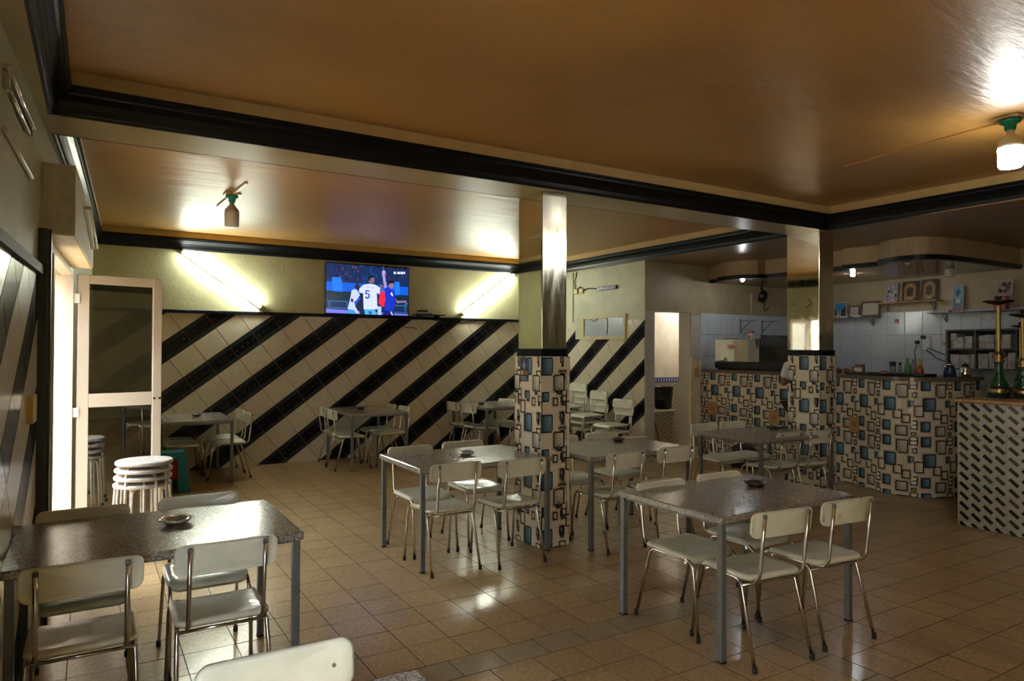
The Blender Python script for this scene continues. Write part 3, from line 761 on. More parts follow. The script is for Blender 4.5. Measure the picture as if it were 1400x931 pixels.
def make_chair():
    t = thing('cafe_chair', 'x', 'chair')
    b = MB()
    def sf(x, y, d, r):
        z = .452 + d + .010 * (x / .19) ** 2 - .012 * (1 - min(1, r * r))
        if y > .10: z -= .9 * (y - .10) ** 2 / .1 * .3 + .0
        if y < -.10: z += .05 * (-.10 - y)
        if r > .94: z -= .003 + (.014 if r >= 1 else 0)
        return (x, y, z)
    panel(b, rrect(.19, .185, .05), sf, .014); b.build('seat', 'cream', t)
    for sx in (-1, 1):
        for y in (-.13, .10):
            bb = MB(); bb.lathe([(.001, .003), (.004, .0025), (.006, 0)], 8, (sx * .155, y, .4545 + .0065)); bb.build('bolt', 'chrome', t)
    b = MB()
    def bf(x, z, d, r):
        y = -.243 + .035 * (x / .2) ** 2 - .16 * z * .6 + d
        if r > .94: y -= .003 + (.010 if r >= 1 else 0)
        return (x, y, .725 + z)
    panel(b, rrect(.205, .066, .035, 5), bf, .012); b.build('backrest', 'cream', t)
    for sx in (-1, 1):
        # inverted-U side leg
        b = MB()
        path = [(sx * .188, .245, .02), (sx * .182, .205, .36)] + arc((sx * .181, .198, .39), (sx * .18, .188, .425), (sx * .18, .15, .428), 4) + \
            [(sx * .18, .0, .428)] + arc((sx * .18, -.09, .428), (sx * .18, -.125, .425), (sx * .182, -.137, .39), 4) + [(sx * .194, -.237, .02)]
        b.tube(path, .0095, 8); lg = b.build('side_leg', 'chrome', t)
        for (x, y) in ((sx * .1882, .2475), (sx * .1945, -.240)):
            f = MB(); f.lathe([(.001, 0), (.0125, 0), (.0135, .004), (.0125, .03), (.0095, .032)], 10, (x, y, .0005)); f.build('rubber_foot', 'rubber', lg)
        b = MB()
        xs = sx * .148
        path = [(xs, .12, .4285), (xs, -.12, .4285)] + arc((xs, -.17, .4285), (xs, -.222, .43), (xs, -.228, .49), 5) + [(xs, -.243, .62), (xs, -.262, .775)]
        b.tube(path, .0095, 8); po = b.build('back_post', 'chrome', t)
        b = MB(); b.lathe([(.0, .006), (.008, .005), (.0105, 0), (.0105, -.012)], 8, (xs, -.2625, .777)); b.build('end_cap', 'steel', po)
        for zz in (.725,):
            b = MB(); b.tube([(xs, -.2205, zz), (xs, -.2255, zz)], .006, 8); b.build('bolt', 'chrome', t)
    for y, z in ((-.135, .40), (.14, .41)):
        b = MB(); b.tube([(-.18, y, z), (.18, y, z)], .008, 8); b.build('crossbar', 'chrome', t)
    return t
CH = make_chair(); ch_used = [False]
def chair(x, y, rz, label, group, z=0):
    if not ch_used[0]:
        ch_used[0] = True; CH.location = (x, y, z); CH.rotation_euler = (0, 0, rz); CH['label'] = label; CH['group'] = group; return CH
    return dup(CH, (x, y, z), rz, label, group)

# ------------------------------------------------------------------ table
def make_table():
    t = thing('cafe_table', 'x', 'table')
    b = MB()
    hx, hy = .575, .41; e = .006
    vs = []; rings = [(hx - .004, hy - .004, .715), (hx, hy, .719), (hx, hy, .744), (hx - .006, hy - .006, .75)]
    for a, c, z in rings:
        for p in rrect(a, c, .02, 3): vs.append((*p, z))
    n = 16; fs = [tuple(range(n))[::-1], tuple(range(3 * n, 4 * n))]
    for q in range(3):
        for k in range(n): fs.append((q * n + k, q * n + (k + 1) % n, (q + 1) * n + (k + 1) % n, (q + 1) * n + k))
    b.add(vs, fs); b.build('tabletop', 'granite', t)
    for sx in (-1, 1):
        for sy in (-1, 1):
            b = MB(); x, y = sx * (hx - .035), sy * (hy - .03); b.box(x - .017, x + .017, y - .017, y + .017, .006, .713, bev=.002); lg = b.build('leg', 'steel', t)
            b = MB(); b.box(x - .018, x + .018, y - .018, y + .018, 0.0005, .012); b.build('leg_cap', 'rubber', lg)
    for sy in (-1, 1):
        b = MB(); y = sy * (hy - .05); b.box(-hx + .053, hx - .053, y - .012, y + .012, .70, .714); b.build('apron_rail', 'steel', t)
    for sx in (-1, 1):
        b = MB(); x = sx * (hx - .035); b.box(x - .012, x + .012, -hy + .065, hy - .065, .70, .714); b.build('apron_rail', 'steel', t)
    return t
TB = make_table(); tb_used = [False]
def table(x, y, rz, label):
    g = 'granite topped cafe tables'
    if not tb_used[0]:
        tb_used[0] = True; TB.location = (x, y, 0); TB.rotation_euler = (0, 0, rz); TB['label'] = label; TB['group'] = g; return TB
    return dup(TB, (x, y, 0), rz, label, g)

table(.29, 3.66, 0, 'grey granite table in the left foreground with a glass ashtray')
table(2.59, 4.96, 0, 'grey granite table standing in front of the central pillar')
table(3.97, 4.78, 0, 'grey granite table just right of the central pillar, with a folded paper')
table(3.32, 2.865, 0, 'grey granite table in the right foreground, nearest to the viewer on that side')
table(6.00, 4.78, 0, 'grey granite table beside the bar pillar with a black tray')
table(1.10, 9.42, pi / 2, 'grey granite table by the back wall, leftmost, beside the teal stool')
table(3.33, 9.37, pi / 2, 'grey granite table by the back wall under the television')
table(5.36, 9.40, pi / 2, 'grey granite table by the back wall, half behind the central pillar')
table(.18, 1.31, 0, 'grey granite table cut by the bottom edge, only one corner in view')

G = 'cream cafe chairs'
def J(): return random.uniform(-.03, .03)
for x, y, rz, lab in [
    (-.01, 3.33, 0, 'cream chair at near side of left foreground table, left of the two'),
    (.51, 3.37, 0, 'cream chair at near side of left foreground table, right of the two'),
    (-.01, 3.89, pi, 'cream chair at far side of left foreground table, left one, only its top shows'),
    (.53, 3.94, pi, 'cream chair at far side of left foreground table, right one beside the ashtray'),
    (.44, 1.68, pi, 'large cream backrest chair at the bottom edge of the frame'),
    (2.25, 4.68, 0.02, 'cream chair at near side of the table before the central pillar, left one'),
    (2.763, 4.59, -.03, 'cream chair at near side of the table before the central pillar, right one'),
    (2.31, 5.16, pi + .04, 'cream chair at far side of the table before the central pillar, left one'),
    (2.83, 5.23, pi, 'cream chair at far side of the table before the central pillar, right one'),
    (3.055, 2.535, -.12, 'cream chair at near side of right foreground table, left of two'),
    (3.575, 2.515, -.095, 'stained cream chair at near side of right foreground table, right of two'),
    (3.04, 2.965, pi + .02, 'cream chair at far side of right foreground table, left one by the table corner'),
    (3.57, 2.98, pi, 'cream chair at far side of right foreground table, right one'),
    (3.66, 4.48, .03, 'cream chair at near side of table right of the central pillar, left one'),
    (4.24, 4.50, -.04, 'cream chair at near side of the table right of the central pillar, right one'),
    (3.78, 5.10, pi - .03, 'cream chair at far side of table right of the central pillar, left one'),
    (4.32, 5.13, pi + .03, 'cream chair at far side of table right of the central pillar, right one'),
    (5.93, 4.67, 0.03, 'cream chair at near side of the table by the bar pillar, left one'),
    (6.35, 4.62, -.08, 'cream chair at near side of the table by the bar pillar, right one'),
    (5.82, 5.22, pi, 'cream chair at far side of the table by the bar pillar, left one'),
    (6.27, 5.22, pi, 'cream chair at far side of table by the bar pillar, right one before bag'),
    (1.49, 9.23, pi / 2, 'cream chair on right side of the leftmost back wall table, nearer one'),
    (1.49, 9.72, pi / 2 + .05, 'cream chair on right side of the leftmost back wall table, one next to the wall'),
    (.98, 9.23, -pi / 2, 'cream chair on left side of the leftmost back wall table, half behind the glass door'),
    (.98, 9.71, -pi / 2, 'cream chair on left side of the leftmost back wall table, next to the wall'),
    (3.0, 9.13, -pi / 2, 'cream chair on left side of the table under the television, nearer one'),
    (3.03, 9.62, -pi / 2 - .04, 'cream chair on left side of the table under the television, one by the wall'),
    (3.60, 9.20, pi / 2, 'cream chair on right side of the table under the television, nearer one'),
    (3.58, 9.68, pi / 2, 'cream chair on right side of the table under the television, one by the wall'),
    (5.03, 9.13, -pi / 2 + .1, 'cream chair on left side of the back table behind the pillar, nearer one'),
    (5.03, 9.60, -pi / 2, 'cream chair on left side of the back table behind the pillar, one by the wall'),
    (5.66, 9.17, pi / 2, 'cream chair on right side of the back table behind the pillar, nearer one'),
    (5.64, 9.66, pi / 2 + .3, 'cream chair on right side of the back table behind the pillar, one by the wall')]:
    chair(x, y, rz, lab, G)
def stain_mat():
    m, t, b = new_mat('rust_stained_enamel')
    tc = N(t, 'ShaderNodeTexCoord'); n = N(t, 'ShaderNodeTexNoise', Scale=14, Detail=5, Roughness=.65); t.links.new(tc.outputs['Object'], n.inputs['Vector'])
    cr = N(t, 'ShaderNodeValToRGB'); e = cr.color_ramp.elements
    e[0].position = .56; e[0].color = (.78, .80, .67, 1); e[1].position = .70; e[1].color = (.42, .30, .15, 1)
    t.links.new(n.outputs['Fac'], cr.inputs[0]); t.links.new(cr.outputs[0], b.inputs['Base Color']); b.inputs['Roughness'].default_value = .3
    return m
for o in COL.objects:
    if o.get('label', '').startswith('stained cream chair'):
        for ch in o.children:
            if ch.name.startswith('backrest'):
                ch.material_slots[0].link = 'OBJECT'; ch.material_slots[0].material = stain_mat()
for (x, y, n_, nm) in ((6.36, 7.70, 2, 'right-hand short stack beside the doorway'), (6.36, 8.25, 3, 'middle stack under the small window'), (6.36, 8.72, 4, 'left-hand tall stack behind the central pillar')):
    for k in range(n_):
        pos = ['lowest', 'second', 'third', 'topmost'][k] if k < n_ - 1 else 'topmost'
        chair(x - .012 * k, y + J() * .4, pi / 2 + J() * 2, 'cream chair, %s of the %s' % (pos, nm), 'stacked cream chairs', z=.095 * k)

# ------------------------------------------------------------------ ashtrays and things on tables
def ashtray(x, y, label, mat, r=.055):
    b = MB(); n = 24; prof = [(.0, .004), (r * .6, .005), (r * .8, .022), (r * 1.0, .030), (r * 1.08, .028), (r * .92, .014), (r * .72, .0), (0.001, .0)]
    vs = []; k = len(prof)
    for j in range(n):
        a = 2 * pi * j / n; notch = .72 if j % 6 == 0 else 1
        for i, (rr, z) in enumerate(prof): vs.append((rr * cos(a) * (1.08 if j % 3 == 0 and i in (3, 4) else 1), rr * sin(a) * (1.08 if j % 3 == 0 and i in (3, 4) else 1), z * (notch if i in (3, 4) else 1)))
    fs = [(j * k + i, ((j + 1) % n) * k + i, ((j + 1) % n) * k + i + 1, j * k + i + 1) for j in range(n) for i in range(k - 1)]
    b.add(vs, fs, 0, True); o = b.build('ashtray', mat); o.location = (x, y, .7505)
    tag(o, label, 'ashtray', 'table ashtrays'); return o
M['ashglass'] = pm('ashtray_glass', (.62, .62, .58), .15, .7, coat=.5)
M['ashmetal'] = pm('ashtray_metal', (.12, .10, .08), .3, .8)
ashtray(.371, 3.722, 'scalloped glass ashtray on the left foreground table', 'ashglass', .068)
ashtray(2.60, 4.96, 'scalloped glass ashtray on the table before the central pillar', 'ashglass', .06)
ashtray(4.22, 5.008, 'dark round ashtray on the table right of the central pillar', 'ashmetal')
ashtray(3.564, 2.913, 'dark round ashtray on the right foreground table', 'ashmetal', .062)
ashtray(6.364, 4.957, 'dark round ashtray on the table by the bar pillar', 'ashmetal')
ashtray(1.16, 9.45, 'dark ashtray on the leftmost back wall table', 'ashmetal')
ashtray(3.28, 9.45, 'dark ashtray on the table under the television', 'ashmetal')
ashtray(5.20, 9.42, 'dark ashtray on the back table behind the central pillar', 'ashmetal')
b = MB(); b.box(-.19, .19, -.05, .05, 0, .006); b.box(-.14, .12, -.03, .05, .006, .012); b.box(-.15, .05, .0, .035, .012, .018)
o = b.build('folded_paper', 'paper', loc=(4.45, 5.11, .7505)); tag(o, 'folded paper lying on the table right of the central pillar', 'paper')
t = thing('black_tray', 'black tray with a phone at the far corner of the table by the bar pillar', 'tray', (6.50, 5.02, .7505))
b = MB(); b.box(-.10, .10, -.07, .07, 0, .008, bev=.003); b.box(-.10, .10, -.07, -.064, .008, .016); b.box(-.10, .10, .064, .07, .008, .016); b.build('tray', 'black', t)
b = MB(); b.box(-.05, .04, -.04, .04, .0085, .018, bev=.003); b.build('phone', 'white', t)

# ------------------------------------------------------------------ back wall fittings
def fluorescent(name, label, p0, p1, nrm, lit=True, q=1):
    a, c = Vector(p0), Vector(p1); mid = (a + c) / 2; ln = (c - a).length; d = (c - a).normalized(); nv = Vector(nrm).normalized(); w_ = nv.cross(d)
    t = thing(name, label, 'light', mid)
    R3 = Matrix((d, w_, nv)).transposed().to_4x4()
    b = MB(); b.box(-ln / 2, ln / 2, -.022 * q, .022 * q, .001, .036 * q, M4=R3); b.build('batten', 'white', t)
    for s in (-1, 1):
        b = MB(); b.box(s * (ln / 2 - .012) - .012, s * (ln / 2 - .012) + .012, -.018 * q, .018 * q, .036 * q, .085 * q, M4=R3); b.build('tube_holder', 'white', t)
    b = MB(); b.tube([R3 @ Vector((-ln / 2 + .025, 0, .068 * q)), R3 @ Vector((ln / 2 - .025, 0, .068 * q))], .014 * q, 10)
    b.build('tube', 'tube' if lit else 'white', t); return t
fluorescent('fluorescent_light', 'lit fluorescent tube sloping down rightwards on the back wall, left of the television', (1.014, YB - .002, 2.87), (2.022, YB - .002, 2.165), (0, -1, 0))
fluorescent('fluorescent_light', 'lit fluorescent tube sloping up rightwards on the back wall, right of the television', (5.107, YB - .002, 2.155), (6.08, YB - .002, 2.86), (0, -1, 0))

tv = thing('television', 'flat television on the back wall showing a football match', 'television', (3.54, YB - .06, 2.475))
tw, th_ = .648, .378
b = MB(); b.box(-tw, tw, -.01, .035, -th_, th_, bev=.006); b.build('casing', 'black', tv)
b = MB(); b.box(-.2, .2, .035, .059, -.15, .15); b.build('wall_bracket', 'black', tv)
scn = MB(); scn.cols = []
IW, IH = tw - .012, th_ - .014
def px2(p):
    x, y = p; u = (x - (90 - 25 * (y - 90) / 735)) / 1190.0; v = (y - 90 - (x - 90) * .07 * (1 - .65 * (y - 90) / 735)) / (735.0 - (x - 90) * .045)
    return (-IW + 2 * IW * min(1, max(0, u)), IH - 2 * IH * min(1, max(0, v)))
def spoly(pts, c, h):
    q = [px2(p) for p in pts]; scn.add([(x, -.0105 - h * .0003, z) for x, z in q], [tuple(range(len(q)))]); scn.cols += [c] * len(q)
def scirc(cx, cy, r, c, h, ry=None): spoly([(cx + r * cos(2 * pi * i / 14), cy + (ry or r) * sin(2 * pi * i / 14)) for i in range(14)], c, h)
spoly([(90, 90), (1290, 185), (1245, 850), (65, 825)], (.006, .022, .09), 1)
rr = random.Random(3)
for i in range(190):
    x = rr.uniform(95, 1270); y = rr.uniform(110, 380); s = rr.uniform(8, 26)
    if 560 < x < 880: c = (.006, .05, .19)
    else: c = rr.choice([(.035, .012, .035), (.07, .03, .045), (.015, .02, .09), (.01, .03, .16), (.09, .05, .09), (.004, .008, .03)])
    spoly([(x, y), (x + s, y + 1), (x + s, y + s * 1.5), (x, y + s * 1.5)], c, 2)
spoly([(85, 360), (1262, 420), (1258, 530), (80, 490)], (.004, .10, .62), 3)
spoly([(160, 300), (280, 300), (300, 380), (300, 510), (170, 505)], (.01, .17, .95), 4); spoly([(1055, 350), (1130, 355), (1130, 540), (1060, 540)], (.01, .17, .9), 4)
spoly([(78, 490), (1258, 530), (1250, 650), (75, 635)], (.006, .022, .04), 4)
for a in ((80, 635, 365, 650), (80, 735, 365, 750), (1030, 665, 1240, 680), (1030, 760, 1235, 772)): spoly([(a[0], a[1]), (a[2], a[1]), (a[2], a[3]), (a[0], a[3])], (.02, .12, .22), 5)
for x in (105, 350, 1200): spoly([(x, 640), (x + 18, 640), (x + 18, 750), (x, 750)], (.02, .12, .22), 5)
spoly([(68, 760), (1250, 785), (1245, 850), (65, 815)], (.17, .16, .75), 5)
# players
spoly([(510, 600), (570, 560), (610, 620), (610, 815), (540, 815), (515, 700)], (.008, .02, .05), 6)
spoly([(430, 480), (490, 458), (545, 545), (480, 640), (470, 700), (520, 805), (490, 810), (450, 760), (365, 750), (400, 620)], (.50, .55, .95), 7)
spoly([(370, 750), (460, 760), (460, 815), (375, 812)], (.03, .30, .6), 8); spoly([(420, 590), (450, 610), (445, 655), (410, 640)], (.04, .02, .04), 8)
spoly([(455, 650), (540, 575), (555, 590), (475, 690)], (.02, .08, .55), 8)
scirc(508, 430, 36, (.03, .02, .04), 8, 46)
spoly([(540, 455), (600, 400), (680, 385), (765, 395), (842, 440), (825, 530), (788, 505), (790, 735), (592, 745), (590, 520), (530, 512)], (.58, .62, 1.0), 9)
spoly([(600, 745), (755, 738), (770, 828), (610, 828)], (.06, .38, .72), 10); spoly([(660, 770), (700, 765), (705, 828), (670, 828)], (.02, .10, .3), 11)
scirc(715, 330, 44, (.20, .11, .16), 10, 55); spoly([(665, 330), (670, 285), (710, 268), (755, 285), (740, 298), (700, 305), (690, 350)], (.01, .008, .015), 11)
spoly([(680, 375), (690, 340), (735, 370), (730, 392)], (.18, .10, .15), 11)
five = [(683, 478), (625, 474), (620, 535), (655, 530), (668, 548), (660, 572), (640, 570), (635, 560), (617, 565), (625, 590), (655, 596), (682, 578), (688, 545), (675, 520), (640, 515), (642, 492), (683, 495)]
for k in ((0, 1, 15, 16), (1, 2, 14, 15), (2, 3, 13, 14), (3, 4, 12, 13), (4, 5, 11, 12), (5, 6, 10, 11), (6, 7, 9, 10), (7, 8, 9, 9)):
    spoly([five[i] for i in dict.fromkeys(k)], (.02, .05, .40), 11)
for x in (630, 652, 670, 700, 722, 745): spoly([(x, 432), (x + 13, 433), (x + 13, 441), (x, 440)], (.15, .2, .6), 11)
spoly([(842, 490), (900, 478), (912, 600), (890, 695), (852, 695), (808, 640)], (.85, .02, .06), 9); spoly([(790, 690), (850, 700), (845, 830), (795, 828)], (.35, .5, .85), 8)
scirc(862, 425, 26, (.14, .08, .16), 9, 36)
spoly([(872, 240), (915, 232), (925, 330), (940, 425), (905, 445), (885, 330)], (.34, .25, .55), 9); scirc(898, 222, 26, (.42, .32, .6), 10)
spoly([(905, 450), (960, 425), (1048, 480), (1062, 590), (1025, 755), (890, 748), (915, 640)], (.008, .03, .48), 10)
scirc(1005, 395, 40, (.25, .15, .24), 11, 52); spoly([(960, 400), (962, 350), (1005, 328), (1050, 350), (1045, 372), (985, 375)], (.008, .006, .012), 12)
spoly([(1060, 575), (1085, 610), (1195, 605), (1225, 600), (1242, 650), (1228, 655), (1215, 625), (1080, 640)], (.22, .15, .32), 11)
spoly([(890, 748), (1028, 755), (1040, 840), (860, 835)], (.006, .015, .14), 11); spoly([(980, 760), (1000, 760), (1022, 838), (1000, 838)], (.5, .5, .8), 12)
spoly([(990, 520), (1010, 490), (1030, 550), (1010, 540)], (.7, .75, 1), 12)
for x0, x1 in ((1048, 1078), (1100, 1140), (1150, 1185), (1195, 1218)): spoly([(x0, 215), (x1, 217), (x1, 246), (x0, 244)], (.75, .8, 1), 6)
scn.build('screen_picture', 'screen', tv)
t = thing('set_top_box', 'small set-top box on the little black shelf right of the television', 'box', (4.42, YB - .11, 2.135))
b = MB(); b.box(-.13, .11, -.07, .07, 0.001, .035, bev=.004); b.build('body', 'silver', t); b = MB(); b.box(-.10, .04, -.05, .05, .036, .065, bev=.003); b.build('receiver', 'black', t)
b = MB(); b.tube([(-.08, .03, .04), (-.085, .03, .11)], .005, 6); b.build('antenna', 'white', t)
t = thing('wall_shelf', 'small black shelf on the back wall right of the television', 'shelf', (4.48, YB - .001, 2.12)); b = MB(); b.box(-.22, .26, -.22, -.01, 0, .014); b.build('board', 'black', t); b = MB(); b.box(-.15, -.13, -.18, -.008, -.03, 0); b.box(.15, .17, -.18, -.008, -.03, 0); b.build('bracket', 'black', t)
b = MB(); b.tube([(3.95, YB - .012, 2.05), (4.08, YB - .012, 1.98), (4.15, YB - .012, 1.93), (4.28, YB - .012, 1.935), (4.34, YB - .012, 1.91)], .007, 6)
tag(b.build('television_cable', 'cableblack'), 'grey cable hanging below the television over the striped tiles', 'cable')
b = MB(); b.tube([(4.62, YB - .012, 2.058), (4.85, YB - .012, 2.02), (5.15, YB - .012, 2.025), (5.4, YB - .012, 2.06)], .006, 6)
tag(b.build('loose_cable', 'cableblack'), 'thin cable sagging under the black rail right of the television', 'cable')

# ------------------------------------------------------------------ right wall window, wiring
wn = thing('window_1', 'x', 'w'); del wn['label']; del wn['category']; wn['kind'] = 'structure'; wn.location = (6.8, 8.42, 1.94)
M['frameyellow'] = pm('pale_yellow_frame', (.58, .50, .28), .5, noise=.1, nscale=6)
b = MB(); b.box(-.03, .0, -.54, .54, .15, .20); b.box(-.03, .0, -.54, .54, -.18, -.13); b.box(-.03, .0, -.54, -.49, -.13, .15); b.box(-.03, 0, .47, .54, -.13, .15); b.build('frame', 'frameyellow', wn)
b = MB(); b.box(-.014, -.008, -.49, .47, -.13, .15); b.build('pane', 'bluepane', wn)
b = MB(); b.box(-.020, -.001, .541, .70, -.17, .17); b.build('plaster_reveal', 'plaster_pale', wn)
b = MB(); b.tube([(-.018, -.10, .15), (-.018, -.12, .05), (-.018, -.10, -.10)], .005, 6); b.tube([(-.018, .3, .14), (-.018, .22, .10), (-.018, .12, .14)], .005, 6); b.build('hanging_wire', 'cableblack', wn)
b = MB(); b.box(6.782, 6.799, 9.20, 9.222, 2.05, 2.86); tag(b.build('cable_conduit', 'plaster_pale'), 'pale vertical cable conduit on wall left of the small window', 'conduit')
for i, (y, z) in enumerate(((9.12, 2.545), (8.97, 2.55))):
    b = MB(); b.box(6.768, 6.799, y - .055, y + .055, z - .04, z + .04, bev=.006); tag(b.build('junction_box', 'yellow' if 0 else 'frameyellow'), 'cream junction box above the small window, %s of the pair' % ('left' if i == 0 else 'right'), 'junction box')
t = thing('power_strip', 'purple power strip fixed to wall above the small window', 'power strip', (6.785, 8.32, 2.55))
b = MB(); b.box(-.022, .013, -.23, .23, -.03, .03, bev=.006); b.build('body', 'purple', t)
for i in range(5): b = MB(); b.tube([(-.0215, -.17 + i * .085, 0), (-.0245, -.17 + i * .085, 0)], .017, 10); b.build('socket', 'black', t)
b = MB(); b.tube([(6.78, 8.9, 2.55), (6.78, 8.8, 2.575), (6.78, 8.68, 2.57), (6.782, 8.56, 2.55)], .009, 6)
b.tube([(6.785, 9.1, 2.58), (6.785, 9.0, 2.62), (6.785, 8.93, 2.58)], .007, 6); b.tube([(6.785, 9.13, 2.58), (6.79, 9.16, 2.72), (6.79, 9.1, 2.86)], .007, 6)
tag(b.build('power_cable', 'cableblack'), 'black cable running from junction boxes to the purple power strip', 'cable')

# ------------------------------------------------------------------ ceiling lamps
def lamp(x, y, label, lit, conduit):
    t = thing('ceiling_lamp', label, 'lamp', (x, y, ZC))
    b = MB(); b.box(-.075, .075, -.075, .075, -.016, -.0005, bev=.004); b.build('mount_block', 'soffit', t)
    b = MB(); b.lathe([(.055, -.016), (.060, -.022), (.058, -.038), (.036, -.044), (.031, -.085), (.001, -.085)], 20); b.build('lamp_base', 'lampgreen', t)
    b = MB(); b.lathe([(.001, -.0855), (.022, -.0855), (.022, -.108), (.026, -.11), (.036, -.125), (.062, -.155), (.069, -.18), (.069, -.20)], 24); b.build('lamp_housing', 'bulbwhite', t)
    b = MB(); b.lathe([(.0685, -.2005), (.070, -.21), (.068, -.31), (.060, -.325), (.001, -.327)], 24); b.build('diffuser', 'bulb' if lit else 'bulboff', t)
    (x0, y0), (x1, y1) = conduit
    b = MB(); d = Vector((x1 - x0, y1 - y0, 0)); L = d.length; d.normalize(); R3 = Matrix((d, Vector((-d.y, d.x, 0)), Vector((0, 0, 1)))).transposed().to_4x4(); R3.translation = Vector(((x0 + x1) / 2 - x, (y0 + y1) / 2 - y, 0))
    b.box(-L / 2, L / 2, -.012, .012, -.015, -.0005, M4=R3); b.build('cable_conduit', 'white' if not lit else 'ceiling', t)
    return t
lamp(1.18, 7.19, 'unlit white ceiling lamp on green base over the back of the room', False, ((1.15, 7.86), (1.21, 6.62)))
lamp(5.06, 2.13, 'lit white ceiling lamp on green base at upper right', True, ((5.25, 3.4), (5.10, 2.2)))

# ------------------------------------------------------------------ left wall: header box, door, fittings
hb = thing('shutter_box', 'speckled cream shutter housing projecting above the left door', 'shutter box', (0, 0, 0))
b = MB(); lw(b, 4.78, 6.72, 2.262, 2.665, .001, .16); b.build('housing', 'box', hb)
b = MB(); lw(b, 4.80, 6.70, 2.255, 2.2615, .01, .15); b.build('underside_daylight_tint', 'palewood', hb)  # paler warm sheet: daylight from below put into the underside's colour
M['holder'] = pm('grey_holder', (.45, .44, .46), .4)
a0, a1 = (wl(5.5) + .161, 5.5, 2.55), (wl(6.5) + .161, 6.5, 2.40)
fluorescent('fluorescent_light', 'unlit short fluorescent batten on the face of the shutter box', a0, a1, (1, -.051, 0), False, .55)
b = MB(); b.tube([(wl(3.40) + .014, 3.40, 2.725), (wl(4.22) + .014, 4.22, 2.70)], .013, 8); b.tube([(wl(3.50) + .012, 3.50, 2.66), (wl(4.05) + .012, 4.05, 2.635)], .011, 8)
for yy_ in (3.45, 4.16): b.box(wl(yy_) + .0005, wl(yy_) + .02, yy_ - .02, yy_ + .02, 2.64, 2.73)
tag(b.build('cable_channel', 'silver'), 'pair of shiny thin metal channels high on the left wall', 'cable channel')
b = MB(); b.tube([(wl(3.4) + .012, 3.40, 2.47), (wl(4.2) + .012, 4.20, 2.45)], .011, 8); tag(b.build('wall_conduit', 'white'), 'thin white conduit on the left wall below the upper batten', 'conduit')
b = MB(); lw(b, 4.20, 4.36, 1.22, 1.36, .0075, .03); tag(b.build('yellow_plate', 'yellow'), 'small yellow plate on the left wall beside the door frame', 'switch box')  # plain yellow plate standing proud of the wall
# door frame
df = thing('door_1', 'x', 'd'); del df['label']; del df['category']; df['kind'] = 'structure'
b = MB(); lw(b, DY0 - .10, DY0 - .005, 0.003, 2.26, .001, .045); lw(b, DY0 - .07, DY0 - .04, 0.003, 2.26, .045, .06); b.build('green_post', 'doorgreen', df)
b = MB(); lw(b, DY0, DY0 + .05, 0.003, 2.24, -.06, .015); lw(b, DY0 + .60, DY0 + .66, 0.003, 2.24, -.06, .015); lw(b, DY0, DY1, 2.2, 2.26, -.06, .015); lw(b, DY0 + .05, DY0 + .60, .95, 1.05, -.05, .01); lw(b, DY0 + .05, DY0 + .6, .003, .1, -.05, .01); b.build('frame', 'doorwhite', df)
b = MB(); lw(b, DY0 + .05, DY0 + .60, .1, .95, -.026, -.02); lw(b, DY0 + .05, DY0 + .6, 1.05, 2.2, -.026, -.02); b.build('pane', 'doorglass', df)
b = MB(); lw(b, DY1 - .07, DY1 - .001, 0.003, 2.2, -.05, .02); b.build('hinge_post', 'doorwhite', df)
b = MB(); lw(b, DY1 - .012, DY1 - .0005, 0.003, 2.2, -.28, -.051); b.build('reveal_lining', 'doorwhite', df)
# open leaf
LW, LH = .66, 2.205
dl = thing('glass_door_leaf', 'open cream framed glass door leaf standing into the room at left', 'door', (wl(DY1) + .045, DY1 - .02, .012), atan2(.155, .64))
b = MB(); b.box(0, .085, -.02, .02, 0, LH, bev=.004); b.build('hinge_stile', 'doorwhite', dl)
b = MB(); b.box(LW - .075, LW, -.02, .02, 0, LH, bev=.004); b.build('lock_stile', 'doorwhite', dl)
for nm, z0, z1 in (('top_rail', LH - .075, LH), ('mid_rail', 1.085, 1.20), ('bottom_rail', 0, .13)):
    b = MB(); b.box(.0855, LW - .0755, -.019, .019, z0, z1, bev=.003); b.build(nm, 'doorwhite', dl)
for z0, z1 in ((.131, 1.084), (1.201, LH - .076)):
    b = MB(); b.box(.086, LW - .076, -.003, .003, z0, z1); b.build('pane', 'doorglass', dl)
for x in (.60, .645): b = MB(); b.tube([(x, -.0195, 1.14), (x, -.026, 1.14)], .011, 10); b.build('lock_hole', 'black', dl)
for z in (2.0, 1.05, .2):
    b = MB(); b.box(-.035, .012, -.032, -.021, z - .04, z + .04, bev=.003); b.build('hinge', 'white', dl)

# ------------------------------------------------------------------ stools
def stool_make():
    t = thing('metal_stool', 'x', 'stool')
    b = MB(); b.lathe([(.001, .575), (.10, .576), (.17, .58), (.192, .578), (.2, .57), (.2, .555), (.194, .55), (.001, .55)], 28); b.build('seat', 'stoolseat', t)
    for k in range(4):
        a = pi / 4 + k * pi / 2; c, s = cos(a), sin(a)
        b = MB(); b.tube(arc((.12 * c, .12 * s, .54), (.178 * c, .178 * s, .54), (.185 * c, .185 * s, .49), 5) + [(.215 * c, .215 * s, .012)], .0105, 8); lg = b.build('leg', 'stoolseat', t)
        b = MB(); b.lathe([(.001, 0), (.014, 0), (.014, .03), (.011, .032)], 8, (.2155 * c, .2155 * s, .0005)); b.build('rubber_foot', 'rubber', lg)
    return t
sx_, sy_ = .362, 6.02
st = stool_make(); st.location = (sx_, sy_, 0); st.rotation_euler = (0, 0, .35); names = ['lowest', 'second from floor', 'third from floor', 'topmost']
st['label'] = 'pale round metal stool, lowest of the stack before the glass door'; st['group'] = 'stacked round stools'
